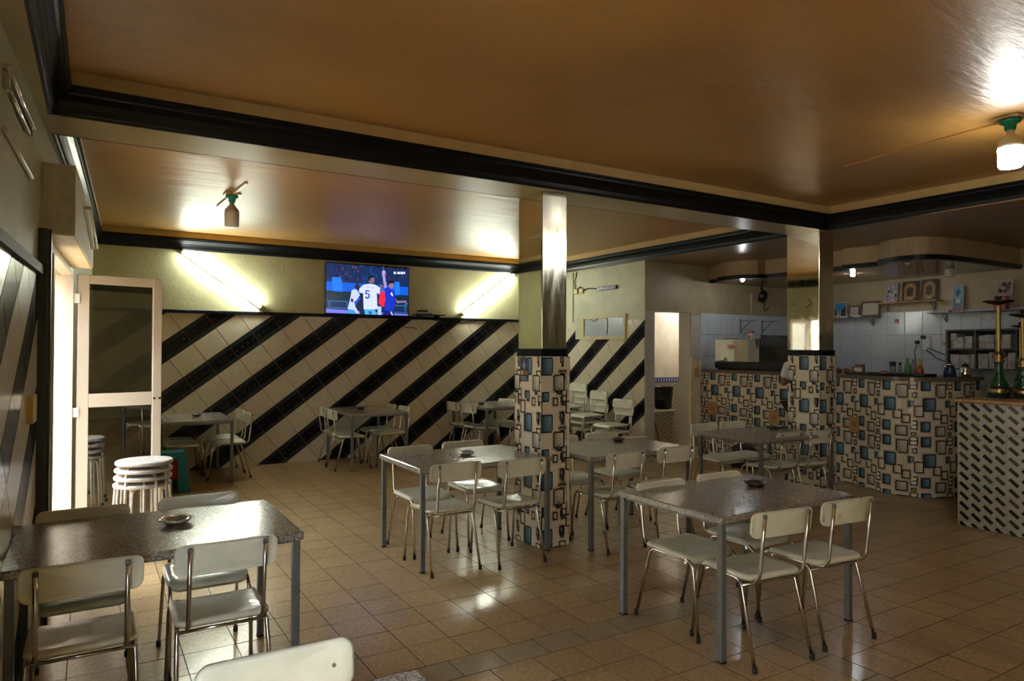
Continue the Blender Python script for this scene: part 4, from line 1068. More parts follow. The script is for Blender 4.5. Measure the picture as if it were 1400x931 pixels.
for k in range(1, 4): dup(st, (sx_ + .004 * k, sy_ - .003 * k, .056 * k), .35 + .42 * k, 'pale round metal stool, %s in the stack before the glass door' % names[k], 'stacked round stools')
t = thing('plastic_stool', 'teal plastic stool with red inside, behind the round stool stack', 'stool', (.80, 8.62, 0), .1)
b = MB()
vt = rrect(.13, .13, .03, 3); n = 16
vs = [(x, y, .45) for x, y in vt] + [(x * 1.04, y * 1.04, .43) for x, y in vt] + [(x * 1.08, y * 1.08, .37) for x, y in vt] + [(x * .96, y * .96, .37) for x, y in vt] + [(x * .96, y * .96, .435) for x, y in vt]
fs = [tuple(range(n)), tuple(range(4 * n, 5 * n))[::-1]] + [(q * n + k, q * n + (k + 1) % n, (q + 1) * n + (k + 1) % n, (q + 1) * n + k) for q in range(4) for k in range(n)]
b.add(vs, fs); b.build('seat', 'teal', t)
for sx in (-1, 1):
    for sy in (-1, 1):
        b = MB(); q = [(sx * .138, sy * .035), (sx * .138, sy * .138), (sx * .035, sy * .138), (sx * .045, sy * .115), (sx * .115, sy * .115), (sx * .115, sy * .045)]
        vs = [(x * 1.2, y * 1.2, .0005) for x, y in q] + [(x, y, .372) for x, y in q]; m_ = 6
        b.add(vs, [tuple(range(m_)), tuple(range(m_, 2 * m_))] + [(i, (i + 1) % m_, m_ + (i + 1) % m_, m_ + i) for i in range(m_)]); b.build('leg', 'teal', t)
b = MB(); b.box(-.085, .085, -.085, .085, .14, .36, bev=.01); b.build('red_inner_crate', 'red', t)

# ------------------------------------------------------------------ bar counter
ctrl = [(7.9, 7.47), (7.9, 6.9), (7.9, 6.3), (7.9, 5.7), (7.89, 5.3), (7.85, 5.02), (7.76, 4.76), (7.67, 4.54), (7.655, 4.36), (7.72, 4.17), (7.90, 4.03), (8.2, 3.95), (8.6, 3.93)]
def catmull(P, k=12):
    out = []
    for i in range(len(P) - 1):
        p0, p1, p2, p3 = (Vector(P[max(0, i - 1)]), Vector(P[i]), Vector(P[i + 1]), Vector(P[min(len(P) - 1, i + 2)]))
        for j in range(k):
            t = j / k; out.append(.5 * ((2 * p1) + (-p0 + p2) * t + (2 * p0 - 5 * p1 + 4 * p2 - p3) * t * t + (-p0 + 3 * p1 - 3 * p2 + p3) * t ** 3))
    out.append(Vector(P[-1])); return out
CP = catmull(ctrl); CL = [0]
for i in range(1, len(CP)): CL.append(CL[-1] + (CP[i] - CP[i - 1]).length)
def curve_at(u, off=0):
    u = min(max(u, 0), CL[-1] - 1e-6); i = 0; lo, hi = 0, len(CL) - 1
    while hi - lo > 1:
        mid = (lo + hi) // 2
        if CL[mid] <= u: lo = mid
        else: hi = mid
    t = (u - CL[lo]) / (CL[hi] - CL[lo]); p = CP[lo].lerp(CP[hi], t)
    a = (CP[min(lo + 1, len(CP) - 1)] - CP[max(lo - 1, 0)]).normalized(); c = (CP[min(hi + 1, len(CP) - 1)] - CP[max(hi - 1, 0)]).normalized()
    d = a.lerp(c, t).normalized(); nrm = Vector((d.y, -d.x))  # towards the room
    return p + nrm * off
def ribbon(mb, u0, u1, z0, z1, d0, d1, step=.03, mi=0):
    n_ = max(2, int((u1 - u0) / step)); vs = []; fs = []
    for i in range(n_ + 1):
        u = u0 + (u1 - u0) * i / n_; a = curve_at(u, d1); c = curve_at(u, d0)
        vs += [(a.x, a.y, z0), (a.x, a.y, z1), (c.x, c.y, z1), (c.x, c.y, z0)]
    for i in range(n_):
        for k in range(4): fs.append((4 * i + k, 4 * i + 4 + k, 4 * i + 4 + (k + 1) % 4, 4 * i + (k + 1) % 4))
    fs += [(0, 1, 2, 3), tuple(4 * n_ + k for k in (3, 2, 1, 0))]
    mb.add(vs, fs, mi, False)
ct = thing('bar_counter', 'curved bar counter clad in printed square tiles with brown stone top', 'counter')
M['ct'] = pm('counter_tile_ground', BASE, .2)
b = MB(); ribbon(b, 0.02, CL[-1], 0.002, 1.268, -.30, -.012); b.build('core', 'plaster', ct)
nt_ = 12; zc_ = [.004, .04, .655, 1.268]
for i in range(nt_):
    u0, u1 = .02 + (CL[-1] - .02) * i / nt_, .02 + (CL[-1] - .02) * (i + 1) / nt_
    for j in range(3):
        b = MB(); ribbon(b, u0 + .0008, u1 - .0008, zc_[j] + .0008, zc_[j + 1] - .0008, -.012, 0); b.build('tile', 'ct', ct)
pattern('printed_pattern', ct, lambda u, z, h: (lambda p: (p.x, p.y, z))(curve_at(u, h)), CL[-1] - .02, .006, 1.266, ELEMS, .40, .61, .08, 1.275, .012)
b = MB(); ribbon(b, 0.01, CL[-1], 1.27, 1.312, -.46, .04); b.build('countertop', 'counter', ct)
for i, (yy, zz, s) in enumerate(((7.248, .735, .085), (6.119, .70, .085), (4.953, .723, .085))):
    # small wooden plaques on the counter front
    u = min(range(len(CP)), key=lambda k: abs(CP[k].y - yy)); p = curve_at(CL[u], .004); q = curve_at(CL[u] + .01, .004); a = atan2(q.y - p.y, q.x - p.x)
    t = thing('wooden_plaque', ['square wooden plaque on the bar counter front, far left one', 'square wooden plaque on the bar counter front, left of the bar pillar', 'square wooden plaque on the bar counter front, right of the bar pillar'][i], 'plaque', (p.x, p.y, zz), a, 'plaques on the counter front')
    b = MB(); b.box(-s, s, -.008, -.001, -s * 1.05, s * 1.05, bev=.003); b.build('board', 'oak', t)
    b = MB(); vs = [(.028 * cos(2 * pi * k / 12) * r, -.0085, .028 * sin(2 * pi * k / 12) * r) for r in (1, .6) for k in range(12)]; b.add(vs, [(k, (k + 1) % 12, 12 + (k + 1) % 12, 12 + k) for k in range(12)])
    b.build('carved_ring', 'wood', t)

# dropped soffit above the bar
so_ctrl = [(8.12, 7.48), (8.12, 7.24), (7.97, 7.20), (7.92, 7.0), (7.95, 6.75), (8.08, 6.56), (8.2, 6.53), (8.2, 5.30), (8.10, 5.28), (8.14, 4.82), (8.02, 4.76), (7.90, 4.55), (7.89, 4.33), (8.0, 4.17), (8.25, 4.09), (8.65, 4.065), (9.2, 4.065), (9.92, 4.07)]
def smooth_path(P):
    out = []
    for i, p in enumerate(P):
        out.append(p)
        if i < len(P) - 1 and hypot(P[i + 1][0] - p[0], P[i + 1][1] - p[1]) < .36 and i in (2, 3, 4, 10, 11, 12, 13, 14):
            p0, p1, p2, p3 = [Vector(P[max(0, min(len(P) - 1, i + k))]) for k in (-1, 0, 1, 2)]
            for t in (.25, .5, .75): q = .5 * ((2 * p1) + (-p0 + p2) * t + (2 * p0 - 5 * p1 + 4 * p2 - p3) * t * t + (-p0 + 3 * p1 - 3 * p2 + p3) * t ** 3); out.append((q.x, q.y))
    return out
SO = smooth_path(so_ctrl)
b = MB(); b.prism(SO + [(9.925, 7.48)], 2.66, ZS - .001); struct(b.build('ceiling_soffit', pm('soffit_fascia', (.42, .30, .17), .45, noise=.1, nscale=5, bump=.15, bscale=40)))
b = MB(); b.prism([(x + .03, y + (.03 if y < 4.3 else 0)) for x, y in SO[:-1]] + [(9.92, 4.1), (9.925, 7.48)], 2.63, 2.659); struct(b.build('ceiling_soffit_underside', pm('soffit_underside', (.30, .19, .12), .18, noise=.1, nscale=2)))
b = MB()
for (d0, d1, z0, z1) in ((-.012, .045, 2.625, 2.645), (-.022, .045, 2.645, 2.678)):
    n_ = len(SO); ln = []
    for i in range(n_):
        a = Vector(SO[max(0, i - 1)]); c = Vector(SO[min(n_ - 1, i + 1)]); d = (c - a).normalized(); nn = Vector((d.y, -d.x)); p = Vector(SO[i])
        ln.append((p - nn * d0, p - nn * d1))
    vs = []; fs = []
    for a, c in ln: vs += [(a.x, a.y, z0), (a.x, a.y, z1), (c.x, c.y, z1), (c.x, c.y, z0)]
    for i in range(n_ - 1):
        for k in range(4): fs.append((4 * i + k, 4 * i + 4 + k, 4 * i + 4 + (k + 1) % 4, 4 * i + (k + 1) % 4))
    b.add(vs, fs)
struct(b.build('trim_11', 'crown'))
def spot(x, y, label, lit, kind=0):
    t = thing('ceiling_spotlight', label, 'light', (x, y, 2.629))
    if kind == 0:
        b = MB(); b.lathe([(.03, 0), (.045, -.001), (.046, -.008), (.036, -.012), (.03, -.010)], 18); b.build('ring', 'silver', t)
        b = MB(); b.lathe([(.001, -.038), (.018, -.034), (.028, -.02), (.0285, -.004)], 16); b.build('lamp', 'spot' if lit else 'bulboff', t)
    else:
        b = MB(); b.lathe([(.05, -.0005), (.055, -.02), (.055, -.10), (.045, -.11), (.001, -.112)], 20); b.build('housing', 'bulboff', t)
spot(8.02, 6.78, 'lit spotlight under the dropped ceiling above the coffee machine', True)
spot(8.69, 5.52, 'lit spotlight under the dropped ceiling right of the bar pillar', True)
spot(8.07, 4.45, 'unlit spotlight under the curved soffit edge', False)
spot(9.10, 4.50, 'unlit cylindrical fitting under the dropped ceiling at right', False, 1)

# ------------------------------------------------------------------ espresso machine on the counter
em = thing('espresso_machine', 'large espresso machine with polished back panel on the bar counter', 'coffee machine', (7.92, 6.60, 1.3125))
b = MB(); b.box(.05, .46, -.62, .66, .02, .115, bev=.012); b.box(.08, .44, -.58, .62, .0, .02); b.build('base', 'black', em)
b = MB(); b.box(.06, .10, -.14, .66, .118, .45, bev=.006); b.build('back_panel', pm('polished_steel', (.62, .64, .60), .06, 1), em)
b = MB(); b.box(.102, .42, -.12, .64, .118, .44, bev=.01); b.build('body', 'steel', em)
b = MB()
pr = [(-.62, .118), (-.142, .118), (-.142, .455), (-.22, .49), (-.38, .495), (-.52, .46), (-.62, .38)]
vs = [(.07, y, z) for y, z in pr] + [(.43, y, z) for y, z in pr]; m_ = len(pr)
b.add(vs, [tuple(range(m_)), tuple(range(m_, 2 * m_))[::-1]] + [(i, (i + 1) % m_, m_ + (i + 1) % m_, m_ + i) for i in range(m_)]); b.build('hood', 'black', em)
b = MB(); b.box(.062, .069, -.60, -.16, .13, .35); b.build('dark_glass', pm('dark_glass', (.03, .035, .035), .05, coat=.5), em)
b = MB(); b.box(.055, .061, -.145, -.135, .118, .46); b.build('edge_strip', 'silver', em)
lg = MB(); lg.cols = []
fl_ = lambda u, z, h: (.0585 - h, .325 - u, .335 + z)
ell = [(.105 * max(-.85, min(.85, cos(2 * pi * k / 24))) / .85 * .98, .040 * max(-.75, min(.75, sin(2 * pi * k / 24))) / .75) for k in range(24)]
ppoly(lg, fl_, ell, (.75, .68, .52), 0)
RD = (.62, .06, .03)
def lstroke(p, q, w_=.0045):
    d = (Vector(q) - Vector(p)); d.normalize(); n2 = Vector((-d.y, d.x)) * w_
    ppoly(lg, fl_, [(p[0] + n2.x, p[1] + n2.y), (q[0] + n2.x, q[1] + n2.y), (q[0] - n2.x, q[1] - n2.y), (p[0] - n2.x, p[1] - n2.y)], RD, .001)
for a_ in [((-.075, 0), (-.05, .012)), ((-.075, 0), (-.05, -.012)), ((.075, 0), (.05, .012)), ((.075, 0), (.05, -.012)),
           ((-.015, .016), (-.038, .016)), ((-.038, .016), (-.042, 0)), ((-.042, 0), (-.038, -.016)), ((-.038, -.016), (-.015, -.016)),
           ((-.006, -.016), (-.006, .016)), ((-.006, .016), (.004, -.004)), ((.004, -.004), (.014, .016)), ((.014, .016), (.014, -.016)),
           ((.021, -.016), (.030, .016)), ((.030, .016), (.041, -.016)), ((.024, -.005), (.037, -.005))]: lstroke(*a_)
lg.build('badge', 'paperprint', em)
t = thing('small_carton', 'red and white carton standing on the espresso machine', 'carton', (8.17, 6.75, 1.3125 + .4555)); b = MB(); b.box(-.03, .03, -.035, .035, 0, .08, bev=.002); b.build('body', 'white', t); b = MB(); b.box(-.031, .031, -.036, .036, .081, .105, bev=.002); b.build('lid', 'red', t); b = MB(); b.box(-.032, -.0305, -.018, .018, .015, .05); b.build('print', 'red', t)
for i, yy in enumerate((6.56, 6.51)):
    b = MB(); b.lathe([(.001, 0), (.018, 0), (.022, .05), (.019, .05), (.015, .006), (.001, .006)], 14, (8.17, yy, 1.7685)); tag(b.build('coffee_cup', 'navycap'), 'small dark cup on the espresso machine, %s of the pair' % ('left' if i == 0 else 'right'), 'cup')
b = MB(); b.box(8.08, 8.20, 6.98, 7.2, 1.7655, 1.778, bev=.003); tag(b.build('folded_cloth', 'steel'), 'flat grey cloth on the left end of the espresso machine', 'cloth')

# ------------------------------------------------------------------ bar wall fittings
for i, x in enumerate((8.80, 9.31)):
    t = thing('shelf_bracket', 'empty metal shelf bracket on the tiled bar wall, %s one' % ('left' if i == 0 else 'right'), 'bracket', (x, 7.478, 2.07), 0, 'empty shelf brackets')
    b = MB(); b.box(-.012, .012, -.006, 0, -.20, .03); b.build('wall_plate', 'steel', t); b = MB(); b.box(-.01, .01, -.30, -.006, -.012, .0); b.build('arm', 'steel', t)
    b = MB(); b.tube([(0, -.008, -.17), (0, -.2, -.014)], .007, 6); b.build('brace', 'steel', t)
t = thing('wall_fan', 'black rounded wall fan hanging under the soffit behind the bar', 'fan', (9.22, 7.40, 2.47))
b = MB(); b.lathe([(.001, -.03), (.09, -.03), (.105, 0), (.09, .05), (.04, .075), (.001, .08)], 20); o = b.build('head', 'black', t); o.rotation_euler = (pi / 2 + .3, 0, .4)
b = MB(); b.tube([(.05, .03, .02), (.09, .06, .10), (.06, .075, .15)], .018, 8); b.build('wall_arm', 'black', t)
b = MB(); b.tube([(.03, 0, -.08), (.06, .0, -.15), (.04, .0, -.2), (.09, .02, -.24), (.14, .0, -.18), (.17, .0, -.2)], .009, 6); b.build('cord', 'black', t)
b = MB(); b.tube([(9.06, 7.483, 2.50), (9.06, 7.483, 2.17)], .012, 6); tag(b.build('wall_pipe', 'palewood'), 'thin pale pipe on the wall below the black fan', 'pipe')
t = thing('cafe_broom', 'broom with brown stick and green and red head leaning in the far doorway', 'broom', (7.22, 7.80, 0))
b = MB(); b.tube([(.12, -.05, .17), (-.10, .02, 1.12)], .011, 8); b.build('stick', 'wood', t)
b = MB(); b.box(.0, .15, -.09, -.02, .05, .16, bev=.01); b.build('green_head', 'green', t); b = MB(); b.box(.155, .28, -.09, -.02, .05, .15, bev=.02); b.build('red_head', 'red', t)
b = MB(); b.box(.01, .27, -.085, -.025, .001, .049); b.build('bristles', 'black', t)
# swing gate, standing open edge-on
t = thing('swing_gate', 'cream wooden bar gate standing open at the left end of the counter', 'gate', (7.70, 7.40, 0))
b = MB(); b.prism([(-.11, .02), (-.055, .02), (-.055, 1.46), (-.085, 1.50), (-.11, 1.44)], -.02, .02, fn=lambda x, y, z: (x, z - .02, y)); b.build('gate_board', 'palewood', t)
b = MB(); b.box(-.02, .028, -.055, -.005, .003, 1.45, bev=.003); b.build('fixed_post', 'palewood', t); b = MB(); b.box(.036, .075, -.055, -.005, .003, 1.45, bev=.003); b.build('fixed_post', 'palewood', t)
for z in (1.27, .25): b = MB(); b.box(-.054, .034, -.068, -.056, z - .07, z + .07, bev=.004); b.build('hinge', 'oak', t)

XW = 9.919
def wshelf(y0, y1, z, label, dep=.16, mat='steel'):
    t = thing('bar_shelf', label, 'shelf', (XW, (y0 + y1) / 2, z)); h = (y1 - y0) / 2
    b = MB(); b.box(-dep, -.001, -h, h, -.014, 0); b.build('board', mat, t)
    for s in (-1, 1):
        b = MB(); b.box(-.012, -.001, s * h * .75 - .008, s * h * .75 + .008, -.13, -.014); b.tube([(-.008, s * h * .75, -.12), (-dep * .8, s * h * .75, -.016)], .006, 6); b.build('bracket', 'steel', t)
wshelf(5.86, 6.75, 2.10, 'narrow shelf on the white tiled wall just right of the bar pillar')
wshelf(4.99, 5.86, 2.295, 'upper narrow shelf holding three plaques above the white tiles', mat='oak')
wshelf(3.75, 5.12, 2.12, 'long shelf at right with a tall blue picture', mat='steel')
def frame_pic(name, label, y, z, w_, h_, fmat, paint, fw=.02, lean=.12, x=XW - .06, rz=0, cat='picture'):
    t = thing(name, label, cat, (x, y, z), rz)
    R3 = Matrix.Rotation(lean, 4, 'Y')
    b = MB(); b.box(-.012, 0, -w_ / 2, w_ / 2, 0, fw, M4=R3); b.box(-.012, 0, -w_ / 2, w_ / 2, h_ - fw, h_, M4=R3); b.box(-.012, 0, -w_ / 2, -w_ / 2 + fw, fw, h_ - fw, M4=R3); b.box(-.012, 0, w_ / 2 - fw, w_ / 2, fw, h_ - fw, M4=R3); b.build('frame', fmat, t)
    pc = MB(); pc.cols = []
    fn = lambda u, v, h: tuple(R3 @ Vector((-.005 - h, w_ / 2 - fw - u * (w_ - 2 * fw), fw + v * (h_ - 2 * fw))))
    paint(pc, fn); pc.build('picture', 'paperprint', t); return t
def circ(pc, fn, cx, cy, r, c, h, asp=1): ppoly(pc, fn, [(cx + r * cos(2 * pi * k / 12), cy + r * asp * sin(2 * pi * k / 12)) for k in range(12)], c, h)
def pa_land(pc, fn):
    ppoly(pc, fn, [(0, .45), (1, .45), (1, 1), (0, 1)], (.04, .25, .55)); ppoly(pc, fn, [(0, 0), (1, 0), (1, .45), (0, .45)], (.35, .33, .28))
    ppoly(pc, fn, [(.55, .1), (1, .1), (1, .75), (.8, .7), (.6, .5)], (.02, .05, .02), .0006); ppoly(pc, fn, [(0, .2), (.2, .15), (.15, .5), (0, .55)], (.02, .04, .02), .0006); circ(pc, fn, .3, .12, .1, (.7, .65, .6), .0009)
def pa_text(pc, fn):
    ppoly(pc, fn, [(0, 0), (1, 0), (1, 1), (0, 1)], (.62, .58, .46)); r = random.Random(5)
    for i in range(9):
        y = .9 - i * .1; x = .06
        while x < .9:
            l = r.uniform(.02, .07); ppoly(pc, fn, [(x, y - .02), (x + l, y - .02), (x + l, y + .012), (x, y + .012)], (.28, .24, .18), .0006); x += l + .02
def pa_plain(pc, fn): ppoly(pc, fn, [(0, 0), (1, 0), (1, 1), (0, 1)], (.50, .50, .46)); ppoly(pc, fn, [(.2, .3), (.8, .3), (.8, .34), (.2, .34)], (.3, .3, .28), .0006)
def pa_circ(pc, fn):
    ppoly(pc, fn, [(0, 0), (1, 0), (1, 1), (0, 1)], (.42, .38, .45)); r = random.Random(9)
    for i in range(15): cx, cy = .22 + .6 * (i % 4) / 3 + r.uniform(-.06, .06), .15 + .2 * (i // 4) + r.uniform(-.04, .04); circ(pc, fn, cx, cy, .1, r.choice([(.02, .02, .03), (.55, .42, .32), (.65, .62, .62)]), .0006 + .0001 * i, .7); circ(pc, fn, cx, cy, .05, r.choice([(.6, .55, .5), (.03, .03, .03)]), .0024, .7)
def pa_gold(pc, fn):
    ppoly(pc, fn, [(0, 0), (1, 0), (1, 1), (0, 1)], (.05, .028, .015))
    ppoly(pc, fn, [(.1, .05), (.7, .05), (.9, .2), (.9, .75), (.7, .92), (.3, .92), (.1, .75)], (.38, .20, .06), .0006)
    ppoly(pc, fn, [(.28, .3), (.5, .22), (.72, .3), (.72, .65), (.5, .74), (.28, .65)], (.06, .03, .015), .0012); circ(pc, fn, .5, .14, .08, (.6, .36, .12), .0012); circ(pc, fn, .5, .84, .07, (.5, .3, .1), .0012)
def pa_blue(pc, fn):
    ppoly(pc, fn, [(0, .5), (1, .5), (1, 1), (0, 1)], (.22, .42, .55)); ppoly(pc, fn, [(0, 0), (1, 0), (1, .5), (0, .5)], (.10, .22, .32)); ppoly(pc, fn, [(.2, .7), (.75, .7), (.75, .78), (.2, .78)], (.02, .06, .2), .0006)
    ppoly(pc, fn, [(.3, .6), (.6, .6), (.6, .9), (.3, .9)], (.03, .10, .28), .0005); circ(pc, fn, .5, .42, .25, (.7, .75, .78), .0008, .4); ppoly(pc, fn, [(0, 0), (1, 0), (1, .15), (0, .12)], (.3, .15, .16), .0008)
def pa_flower(pc, fn):
    ppoly(pc, fn, [(0, 0), (1, 0), (1, 1), (0, 1)], (.42, .38, .38)); r = random.Random(2)
    for i in range(16): circ(pc, fn, r.uniform(.15, .85), r.uniform(.15, .8), .1, r.choice([(.10, .02, .04), (.28, .05, .10), (.03, .02, .03)]), .0006 + .0001 * i)
frame_pic('framed_landscape', 'blue sky landscape picture on the shelf right of the bar pillar', 6.47, 2.1005, .20, .24, 'paper', pa_land, .006)
frame_pic('framed_certificate', 'small plain framed certificate on the shelf, between landscape and brown frame', 6.24, 2.1005, .17, .18, 'wood', pa_plain, .016)
frame_pic('framed_text', 'brown wooden frame with a sheet of handwriting on the bar shelf', 5.99, 2.1005, .30, .235, 'wood', pa_text, .03)
frame_pic('circle_plaque', 'grey lilac plaque with a cluster of circles on the upper bar shelf', 5.68, 2.2955, .19, .29, 'holder', pa_circ, .006, .18)
frame_pic('gold_plaque', 'brown plaque with gold arched panel on the upper bar shelf, left one', 5.41, 2.2955, .21, .285, 'wood', pa_gold, .006, .1, cat='plaque')
frame_pic('gold_plaque', 'brown plaque with gold arched panel on the upper bar shelf, right one', 5.15, 2.2955, .20, .295, 'wood', pa_gold, .006, .1, cat='plaque')
frame_pic('tall_blue_picture', 'tall narrow blue picture on the right hand bar shelf', 4.78, 2.1205, .135, .35, 'paper', pa_blue, .006)
frame_pic('flower_picture', 'small square picture with dark red flowers on the right hand shelf', 4.23, 2.30, .19, .20, 'paper', pa_flower, .006)
b = MB(); b.box(9.78, 9.88, 4.18, 4.32, 2.1205, 2.298, bev=.004); tag(b.build('pink_carton', pm('pink_card', (.45, .12, .2), .5)), 'small pink box under the flower picture', 'box')
b = MB(); b.box(9.80, 9.88, 4.86, 5.08, 2.1205, 2.15, bev=.004); tag(b.build('flat_carton', 'package'), 'flat pale packet left of the tall blue picture', 'packet')
for i, (y, h_) in enumerate(((6.62, .03), (6.36, .025), (6.15, .03))):
    b = MB(); b.box(9.77, 9.80, y - .06, y + .06, 2.1005, 2.1005 + h_, bev=.003); tag(b.build('small_card', 'paper'), 'white card lying along the front of the picture shelf, %s' % ['leftmost', 'middle', 'rightmost'][i], 'card', 'cards on the picture shelf')
sg = MB(); sg.cols = []; fs_ = lambda u, v, h: (9.9165 - h, 5.66 - u, 1.99 + v)
prect(sg, fs_, 0, .07, 0, .07, (.62, .58, .58)); prect(sg, fs_, .006, .064, .006, .064, (.35, .06, .10), .0006); ppoly(sg, fs_, [(.02, .055), (.03, .055), (.03, .025), (.055, .025), (.055, .015), (.02, .015)], (.75, .7, .7), .0012); tag(sg.build('wall_sticker', 'paperprint'), 'small dark red square sticker on the white bar tiles', 'sticker')
# socket with plugs and cables
t = thing('wall_socket', 'white double wall socket with black plugs on the bar tiles', 'socket', (9.917, 5.20, 1.70))
b = MB(); b.box(-.035, -.0005, -.05, .05, -.10, .10, bev=.008); b.build('box', 'white', t)
for y, z in ((.03, .09), (.11, .02)): b = MB(); b.box(-.075, -.0355, y - .028, y + .028, z - .025, z + .025, bev=.006); b.build('plug', 'black', t)
for i, pts in enumerate(([(9.85, 5.18, 1.62), (9.86, 5.05, 1.50), (9.88, 4.85, 1.42), (9.7, 4.5, 1.36)], [(9.86, 5.17, 1.64), (9.87, 4.95, 1.55), (9.87, 4.7, 1.50), (9.8, 4.5, 1.45)], [(9.86, 5.31, 1.70), (9.85, 5.34, 1.60), (9.82, 5.3, 1.40)])):
    P = []
    for k in range(len(pts) - 1): P += [tuple(Vector(pts[k]).lerp(Vector(pts[k + 1]), j / 4)) for j in range(4)]
    P.append(pts[-1]); b = MB(); b.tube(P, .006, 6); tag(b.build('appliance_cable', 'cableblack'), ['thin black cable sagging from socket along bar tiles, lower one', 'thin black cable from socket to the kettle, upper one', 'thin black cable hanging straight down from the left plug'][i], 'cable')
for i, (y, z) in enumerate(((4.985, 1.70), (4.93, 1.75))):
    b = MB(); b.tube([(9.916, y, z), (9.90, y, z)], .028, 14); b.tube([(9.8995, y, z), (9.888, y, z)], .014, 10); tag(b.build('brass_disc', 'brass'), 'round brass disc on the white bar tiles beside the socket, %s one' % ('lower' if i == 0 else 'upper'), 'disc')
# grey cubby shelf with packages
t = thing('cubby_shelf', 'grey cubby shelf unit filled with pale packages on bar wall', 'shelf', (9.915, 4.16, 1.36))
b = MB(); b.box(-.30, -.001, .625, .65, 0, .52); b.box(-.30, -.001, -.65, -.625, 0, .52); b.box(-.30, -.001, -.625, .625, 0, .02); b.box(-.30, -.001, -.625, .625, .255, .275); b.box(-.30, -.001, -.625, .625, .50, .52); b.box(-.012, -.001, -.625, .625, .02, .5); b.build('carcass', 'greybox', t)
for y in (.30, -.16): b = MB(); b.box(-.29, -.013, y - .01, y + .01, .021, .254); b.box(-.29, -.013, y - .01, y + .01, .276, .499); b.build('divider', 'greybox', t)
r = random.Random(11); cnt = 0
for bay, (ya, yb_) in enumerate(((.31, .62), (-.145, .285), (-.62, -.175))):
    for row, z0 in enumerate((.0205, .2755)):
        y = yb_ - .006; col_ = -1
        while y - ya > .05:
            w_ = min(r.uniform(.08, .16), y - ya - .004); zz = z0 + 1.36; st_h = 0; col_ += 1
            for lv in range(2):
                h_ = r.uniform(.07, .105); cnt += 1
                b = MB(); b.box(9.63 + r.uniform(0, .03), 9.88, 4.16 + y - w_ + .004, 4.16 + y - .004, zz + st_h + .0005, zz + st_h + h_, bev=.003)
                tag(b.build('paper_package', 'package'), 'pale package, %s, %s layer, %s %s compartment of cubby shelf' % (('leftmost', 'second from the left', 'third from the left', 'rightmost')[min(3, col_)], ('bottom', 'top')[lv], ('lower', 'upper')[row], ('left', 'middle', 'right')[bay]), 'package', 'packages in the grey cubby shelf'); st_h += h_
            y -= w_
# bottles and things along the counter
def lathe_thing(name, label, cat, x, y, z, prof, mat, cap=None, capmat='navycap', group=None, n=18):
    t = thing(name, label, cat, (x, y, z), 0, group); b = MB(); b.lathe(prof, n); b.build('body', mat, t)
    if cap: b = MB(); b.lathe(cap, n); b.build('cap', capmat, t)
    return t
ZT = 1.3125
t = thing('serving_tray', 'long black tray lying on the curved bar counter', 'tray', (7.98, 4.52, ZT), rad(3))
b = MB(); b.box(-.14, .14, -.36, .36, .0, .012, bev=.004); b.box(-.14, -.13, -.36, .36, .012, .03); b.box(.13, .14, -.36, .36, .012, .03); b.box(-.13, .13, -.36, -.35, .012, .03); b.box(-.13, .13, .35, .36, .012, .03); b.build('tray', 'black', t)
b = MB(); b.box(7.93, 8.1, 4.90, 5.14, ZT, ZT + .022, bev=.006); tag(b.build('black_mat', 'black'), 'short black mat on the counter below the napkin box', 'mat')
bz = ZT + .0135
lathe_thing('storage_jar', 'grey glass jar with dark lid on the counter tray', 'jar', 8.02, 4.60, bz, [(.001, 0), (.036, 0), (.037, .09), (.03, .10)], 'paleglass', [(.032, .101), (.037, .102), (.037, .148), (.001, .15)])
lathe_thing('small_bottle', 'slim grey bottle with black cap on the counter tray', 'bottle', 8.02, 4.515, bz, [(.001, 0), (.022, 0), (.023, .08), (.012, .10), (.012, .108)], 'paleglass', [(.015, .109), (.017, .11), (.017, .14), (.001, .142)])
lathe_thing('green_bottle', 'green glass bottle on the counter tray', 'bottle', 8.02, 4.43, bz, [(.001, 0), (.032, 0), (.033, .07), (.026, .11), (.013, .15), (.012, .17)], 'bottlegreen', [(.014, .171), (.014, .182), (.001, .183)], 'bottlegreen')
lathe_thing('pale_green_bottle', 'pale green bottle behind the green one on the tray', 'bottle', 8.09, 4.40, bz, [(.001, 0), (.03, 0), (.031, .10), (.014, .15), (.012, .165)], 'paleglass', [(.014, .166), (.014, .175), (.001, .176)], 'green')
lathe_thing('amber_bottle', 'amber bottle with yellow cap on the counter tray', 'bottle', 8.04, 4.30, bz, [(.001, 0), (.038, 0), (.039, .06), (.022, .10), (.02, .11)], 'orangeglass', [(.021, .111), (.022, .112), (.022, .165), (.001, .167)], 'yellow')
lathe_thing('red_lid_tub', 'small white tub with red lid on the counter tray', 'tub', 8.0, 4.69, bz, [(.001, 0), (.034, 0), (.036, .025)], 'white', [(.038, .0255), (.038, .038), (.001, .039)], 'red')
t = thing('napkin_box', 'open brown wooden napkin box on the counter right of the bar pillar', 'box', (8.02, 5.02, ZT + .0225), .3)
b = MB(); b.box(-.05, .05, -.06, .06, 0, .012); b.box(-.05, .05, -.06, -.05, .012, .10); b.box(-.05, .05, .05, .06, .012, .07); b.box(.042, .05, -.05, .05, .012, .10); b.build('box', 'wood', t); b = MB(); b.box(-.04, .04, -.045, .045, .0125, .06); b.build('napkins', 'paper', t)
b = MB()
for i in range(3): b.lathe([(.001, 0), (.014, 0), (.016, .025), (.001, .026)], 10, (7.9, 4.80 + .035 * i - .03, ZT)); 
tag(b.build('salt_shakers', 'black'), 'row of tiny black shakers on the counter beside the tray', 'shaker')
